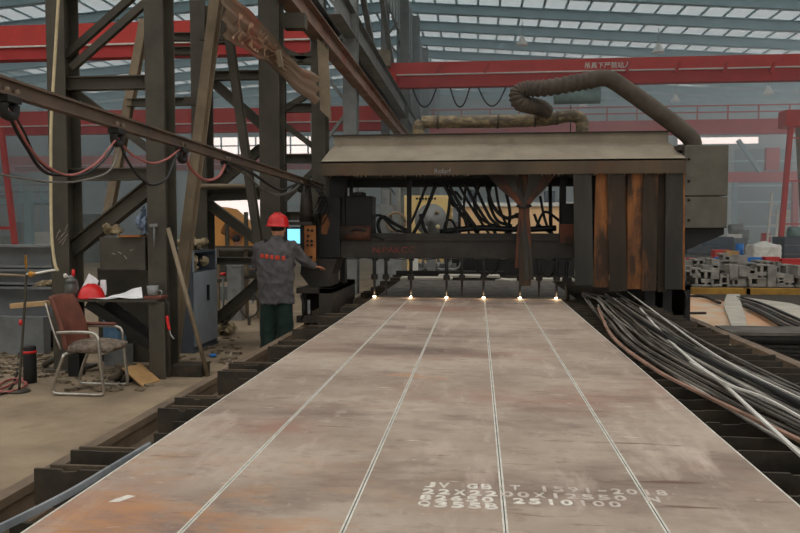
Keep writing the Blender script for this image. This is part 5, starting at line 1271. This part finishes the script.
for k in range(5):
    pix = [(738 + k * 2, 297 + k * 2.2), (760 + k, 303 + k * 3), (786, 314 + k * 3.4), (808, 324 + k * 3)]
    tag(MB().ribbon([atz(x, y, .30 + .004 * k) for x, y in pix], .05, .03, (1, 0, 0), 5).build('curved_bar', 'offcut_dark' if k % 2 else 'black'), 'dark curved bar in the set beside the pale waisted plate', 'bar', 'dark curved bars behind the plate stack')
tag(MB().ribbon([atz(x, y, .30) for x, y in ((690, 296), (705, 297), (720, 303))], .05, .04, (1, 0, 0), 5).build('curved_bar', 'black'), 'short dark curved bar on the near corner of the rusty sheet', 'bar')
for a, b, lab in (((684, 313), (706, 313), 'thin dark rod lying on the rusty sheet near the machine leg'), ((690, 332), (713, 332), 'thin dark rod at the front edge of the rusty sheet')):
    tag(MB().cyl(atz(*a, .275), atz(*b, .275), .018, 8).build('rod', 'black'), lab, 'rod')
slab('pale_sheet', 'pale grey sheet behind the dark curved bars at the right edge', [(742, 297), (790, 303), (812, 309), (812, 322), (780, 314)], .29, .02, 'pale_plate')
slab('pale_sheet', 'pale tan sheet on the floor behind the hanging curtain strips', [(566, 287), (600, 283), (648, 300), (650, 312)], .45, .03, 'tan_plate')
tag(MB().span(atz(600, 300, 0) * 1 + V((0, 0, 0)), atz(600, 300, 0) + V((1.2, .3, .42))).build('bearer', 'slat'), 'dark bearer under the pale tan sheet behind the strips', 'bearer')
# stack of thin black plates at the right edge
kc = atz(722, 331, .45)
for k in range(9):
    z0_ = .06 + k * .043; dx = R.uniform(-.03, .14) if k < 7 else (-.06 if k == 7 else .10)
    tag(MB().span((kc.x + dx, kc.y + R.uniform(-.05, .05), z0_), (kc.x + 2.6 + R.uniform(-.2, .2), kc.y + .6 + R.uniform(-.08, .06), z0_ + .034)).build('thin_plate', 'black' if k < 8 else 'offcut_dark'), 'sooty thin plate in the uneven stack at the right edge', 'plate', 'stacked thin plates at the right edge')
for x_ in (.35, 1.9): tag(MB().span((kc.x + x_, kc.y + .08, 0), (kc.x + x_ + .15, kc.y + .5, .058)).build('bearer', 'slat'), 'dark bearer under the thin plate stack, ' + ('end by the rail' if x_ < 1 else 'end at the frame edge'), 'bearer')
tag(MB().span((2.9, 6.0, .0), (3.1, 7.0, .32)).build('support_block', 'slat'), 'dark support block in front of the thin plate stack', 'block')
slab('tan_offcut', 'tan triangular plate beside the rail before the thin plate stack', [(690, 330), (716, 333), (778, 363), (742, 362)], .38, .03, 'tan_plate')
# heap of cut steel blocks on ochre timbers
for i, (a, b, lab) in enumerate(((694, 752, 'ochre timber bearer under the block heap, end near the machine'), (748, 806, 'ochre timber bearer under the block heap, end at the right edge'))):
    tag(MB().span((at(a, 228, 15.7).x, 15.7, 0), (at(b, 228, 15.7).x, 15.94, .33)).build('timber_bearer', 'ochre'), lab, 'timber')
tag(MB().span((at(682, 228, 16).x, 15.95, .0), (at(815, 228, 16).x, 18.2, .34)).build('block_pallet', 'slat'), 'dark low pallet under the heap of cut steel blocks', 'pallet')
rb = random.Random(21); xa3, xb3 = at(684, 228, 16).x, at(808, 228, 16).x
protos = []
def block_mesh(kind, sx, sy, sz):
    mb = MB()
    if kind == 0: mb.span((-sx, -sy, 0), (sx, sy, sz))
    elif kind == 1: mb.span((-sx, -sy, 0), (sx, sy, .04)).span((-sx, -sy, sz - .04), (sx, sy, sz)).span((-sx * .3, -sy, .04), (sx * .3, sy, sz - .04))
    elif kind == 2: mb.span((-sx, -sy, 0), (-sx * .5, sy, sz)).span((sx * .5, -sy, 0), (sx, sy, sz)).span((-sx, -sy, sz * .4), (sx, sy, sz * .6))
    else: mb.span((-sx, -sy, 0), (sx, sy, sz * .35)).span((-sx, -sy, 0), (-sx * .4, sy, sz))
    return mb
top_z = {}
cols = 13
for ix in range(cols):
    for iy in range(3):
        z = .342; ht = (.79, .86, .92)[iy] * rb.uniform(.78, 1.0) * (1 - .25 * abs(ix / cols - .45))
        while z < ht:
            kind = rb.choice((0, 0, 1, 1, 2, 3)); sx, sy, sz = rb.uniform(.08, .103), rb.uniform(.14, .24), rb.uniform(.08, .24)
            x = xa3 + (xb3 - xa3) * (ix + .5) / cols; y = 16.25 + iy * .6 + rb.uniform(-.04, .04)
            o = block_mesh(kind, sx, sy, sz).build('steel_block', 'block', None, .008, base=(0, 0, 0)); o.location = (x, y, z); o.rotation_euler = (0, 0, rb.uniform(-.03, .03))
            tag(o, 'small grey cut steel block in the heap at the right, below the drums', 'steel block', 'grey cut steel blocks in the heap'); z += sz + .001
# boxes, drum, bag and machines behind the heap
def crate(name, lab, px0, px1, pt, Y, m, cat, pb=None, bev=.01):
    a, b = at(px0, 228, Y).x, at(px1, 228, Y).x; z = at((px0 + px1) / 2, pt, Y).z; z0 = 0 if pb is None else at(px0, pb, Y).z
    return tag(MB().span((a, Y, z0), (b, Y + (b - a) * .8, z)).build(name, m, None, bev), lab, cat)
crate('red_crate', 'red crate behind the block heap next to the machine leg', 684, 697, 258, 20, 'red_dark', 'crate')
crate('tan_crate', 'tan crate behind the block heap, left of the blue drum', 700, 713, 258, 20, 'ply', 'crate')
crate('tan_crate', 'tan crate behind the block heap, right of the lower blue drum', 727, 740, 251, 20.3, 'ply', 'crate')
crate('red_crate', 'dull red crate behind the block heap below the ladder-like leg', 766, 781, 257, 20.4, 'red_dark', 'crate')
crate('red_crate', 'long dull red crate at the right edge behind the heap', 783, 812, 259, 20.2, 'red_dark', 'crate')
crate('blue_bin', 'wide bright blue bin behind the block heap', 743, 763, 257.5, 20.1, 'blue', 'bin')
def drum(lab, px, pt, pb, Y, w_):
    p = fl(px, Y); z = at(px, pt, Y).z; z0 = 0; r = w_ / 2 / 750 * Y
    t = thing('drum', lab, 'drum', (p.x, Y, z0)); MB().lathe((p.x, Y, z0), [(r, 0), (r, (z - z0) * .3), (r * 1.04, (z - z0) * .33), (r, (z - z0) * .36), (r, (z - z0) * .7), (r * 1.04, (z - z0) * .73), (r, (z - z0) * .76), (r, z - z0), (0, z - z0)], 18).build('shell', 'blue', t)
    return t
d1 = drum('upright blue drum just behind the block heap', 720, 257, 228 + 1.55 * 750 / 20.2, 20.2, 9)
crate('red_box', 'bright red box on the grey table behind the block heap', 715, 731, 250, 22.5, 'red', 'box')
d2 = drum('blue drum standing farther back beside the white bag', 740, 243.5, 228 + 1.55 * 750 / 24, 24, 7.5)
t = thing('grey_table', 'blue grey steel table behind the block heap under the bracket', 'table', fl(708, 26))
MB().span((at(688, 228, 26).x, 26, at(700, 246, 26).z - .25), (at(734, 228, 26).x, 27.5, at(700, 246, 26).z)).build('table_top', 'blue_dark', t)
MB().span((at(690, 228, 26).x, 26.1, 0), (at(732, 228, 26).x, 27.3, at(700, 246, 26).z - .25)).build('base', 'beam_blue', t)
MB().span((at(706, 228, 26.3).x, 26.3, at(700, 246, 26).z), (at(734, 228, 26.3).x, 27.0, at(700, 237, 26).z)).build('upper_box', 'blue_dark', t)
t = thing('white_bag', 'big white bulk bag behind the block heap', 'bag', fl(764, 23))
mb = MB(); z = at(764, 241, 23).z; mb.ball(fl(764, 23.4) + V((0, 0, z * .5)), .44, .4, z * .5, 18, 10); mb.span(fl(764, 23.4) + V((-.40, -.36, 0)), fl(764, 23.4) + V((.40, .36, z * .9)))
fused(mb, 'bag_body', 'white', t, .05, wrinkle=.03, wscale=5)
t = thing('grey_machine', 'hazy pale grey machine on a stand above the grey table', 'machine', fl(738, 30))
MB().span((at(730, 228, 30).x, 30, 0), (at(748, 228, 30).x, 31, at(738, 238, 30).z)).build('stand', 'beam_blue', t)
MB().cyl(at(730, 231, 30.4), at(742, 229, 30.4), .25).build('motor', 'galv', t); MB().span(at(740, 240, 30.2), at(745.5, 230, 30.6)).build('switch_box', 'galv', t)
MB().span(at(727, 238, 30.1), at(735, 234, 30.9)).build('bed', 'white', t)
t = thing('step_ladder', 'pale ladder leaning in the haze before the far right wall', 'ladder', fl(768, 30.5))
for a, b in (((772, 193), (765, 263)), ((778, 210), (775, 263))): MB().bar(at(*a, 30.5), V((at(*b, 30.5).x, 30.5, 0)), .07, .07, V((0, 1, 0))).build('stile', 'white', t)
for py in (204, 215, 225, 236, 246): MB().bar(at(771 - (py - 193) * .1, py, 30.5), at(777.5 - (py - 210) * .055, py, 30.5), .05, .05).build('rung', 'white', t)
crate('pink_cabinet', 'hazy pink box standing at the foot of the pale ladder', 763, 771, 233, 33, 'red', 'box')
t = thing('dark_cabinet', 'dark green grey cabinet with shelves at the right edge behind the heap', 'cabinet', fl(796, 25))
MB().span((at(785, 228, 25).x, 25, 0), (at(812, 228, 25).x, 26, at(796, 237, 25).z)).build('body', 'blue_dark', t)
for py in (246, 255): MB().span((at(785, 228, 25).x, 24.96, at(790, py, 25).z), (at(812, 228, 25).x, 25, at(790, py - 1.2, 25).z)).build('shelf_edge', 'column_far', t)
MB().cyl(at(789, 233, 25.3), at(800, 233, 25.3), .2).build('top_roll', 'teal', t)
tag(MB().span((at(786, 228, 32).x, 32, 0), (at(790, 228, 32).x, 32.3, at(788, 210, 32).z)).build('white_column', 'white'), 'white post behind the red ladder-like gantry leg', 'post')
# hazy machines in the left bay
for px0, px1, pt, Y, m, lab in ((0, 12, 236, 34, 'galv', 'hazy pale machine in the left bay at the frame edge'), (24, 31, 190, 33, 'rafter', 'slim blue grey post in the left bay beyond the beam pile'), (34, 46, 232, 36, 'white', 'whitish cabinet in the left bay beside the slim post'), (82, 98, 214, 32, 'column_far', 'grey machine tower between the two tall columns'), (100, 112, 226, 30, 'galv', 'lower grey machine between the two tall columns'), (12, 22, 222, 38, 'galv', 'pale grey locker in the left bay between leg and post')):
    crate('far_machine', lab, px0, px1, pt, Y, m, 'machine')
t = thing('mezzanine', 'hazy grey walkway on posts in the left bay behind the beam pile', 'walkway', fl(20, 40))
MB().span((at(-10, 228, 40).x, 40, at(20, 200, 40).z - .2), (at(66, 228, 40).x, 42, at(20, 200, 40).z)).build('deck', 'rafter', t)
for px in (-4, 20, 42, 62): MB().bar(fl(px, 40.2), at(px, 185, 40.2), .15, .15, V((0, 1, 0))).build('post', 'rafter', t)
for py in (185, 192): MB().bar(at(-10, py, 40.1), at(66, py, 40.1), .08, .08).build('railing', 'galv', t)

# ------------------------------------------------------------------ high-bay lamps
for i, (x, y) in enumerate(((8.2, 36), (2.0, 36), (12, 48), (16, 44), (7, 52))):
    t = thing('high_bay_lamp', 'small white high-bay lamp hanging below the hazy roof', 'lamp', (x, y, roof_z(x) - 1.2), 'high-bay lamps under the roof')
    MB().lathe((x, y, roof_z(x) - 1.2), [(.32, 0), (.3, .02), (.12, .3), (.08, .45), (0, .45)], 16).build('shade', 'white', t)
    MB().cyl((x, y, roof_z(x) - .8), (x, y, roof_z(x) - .1), .02, 6).build('rod', 'galv', t)

# ------------------------------------------------------------------ daylight
w = bpy.data.worlds.new('overcast_sky'); sc.world = w; w.use_nodes = True
bg = w.node_tree.nodes['Background']; bg.inputs['Color'].default_value = (1.0, .985, .96, 1); bg.inputs['Strength'].default_value = 1.75
sc.view_settings.view_transform = 'Standard'; sc.view_settings.look = 'None'; sc.view_settings.gamma = 1; sc.view_settings.exposure = 0.13
sc.view_settings.use_curve_mapping = False
cy_ = sc.cycles
cy_.use_denoising = True; cy_.max_bounces = 6; cy_.diffuse_bounces = 3; cy_.glossy_bounces = 2; cy_.transmission_bounces = 2; cy_.volume_bounces = 1; cy_.transparent_max_bounces = 8
cy_.sample_clamp_indirect = 4
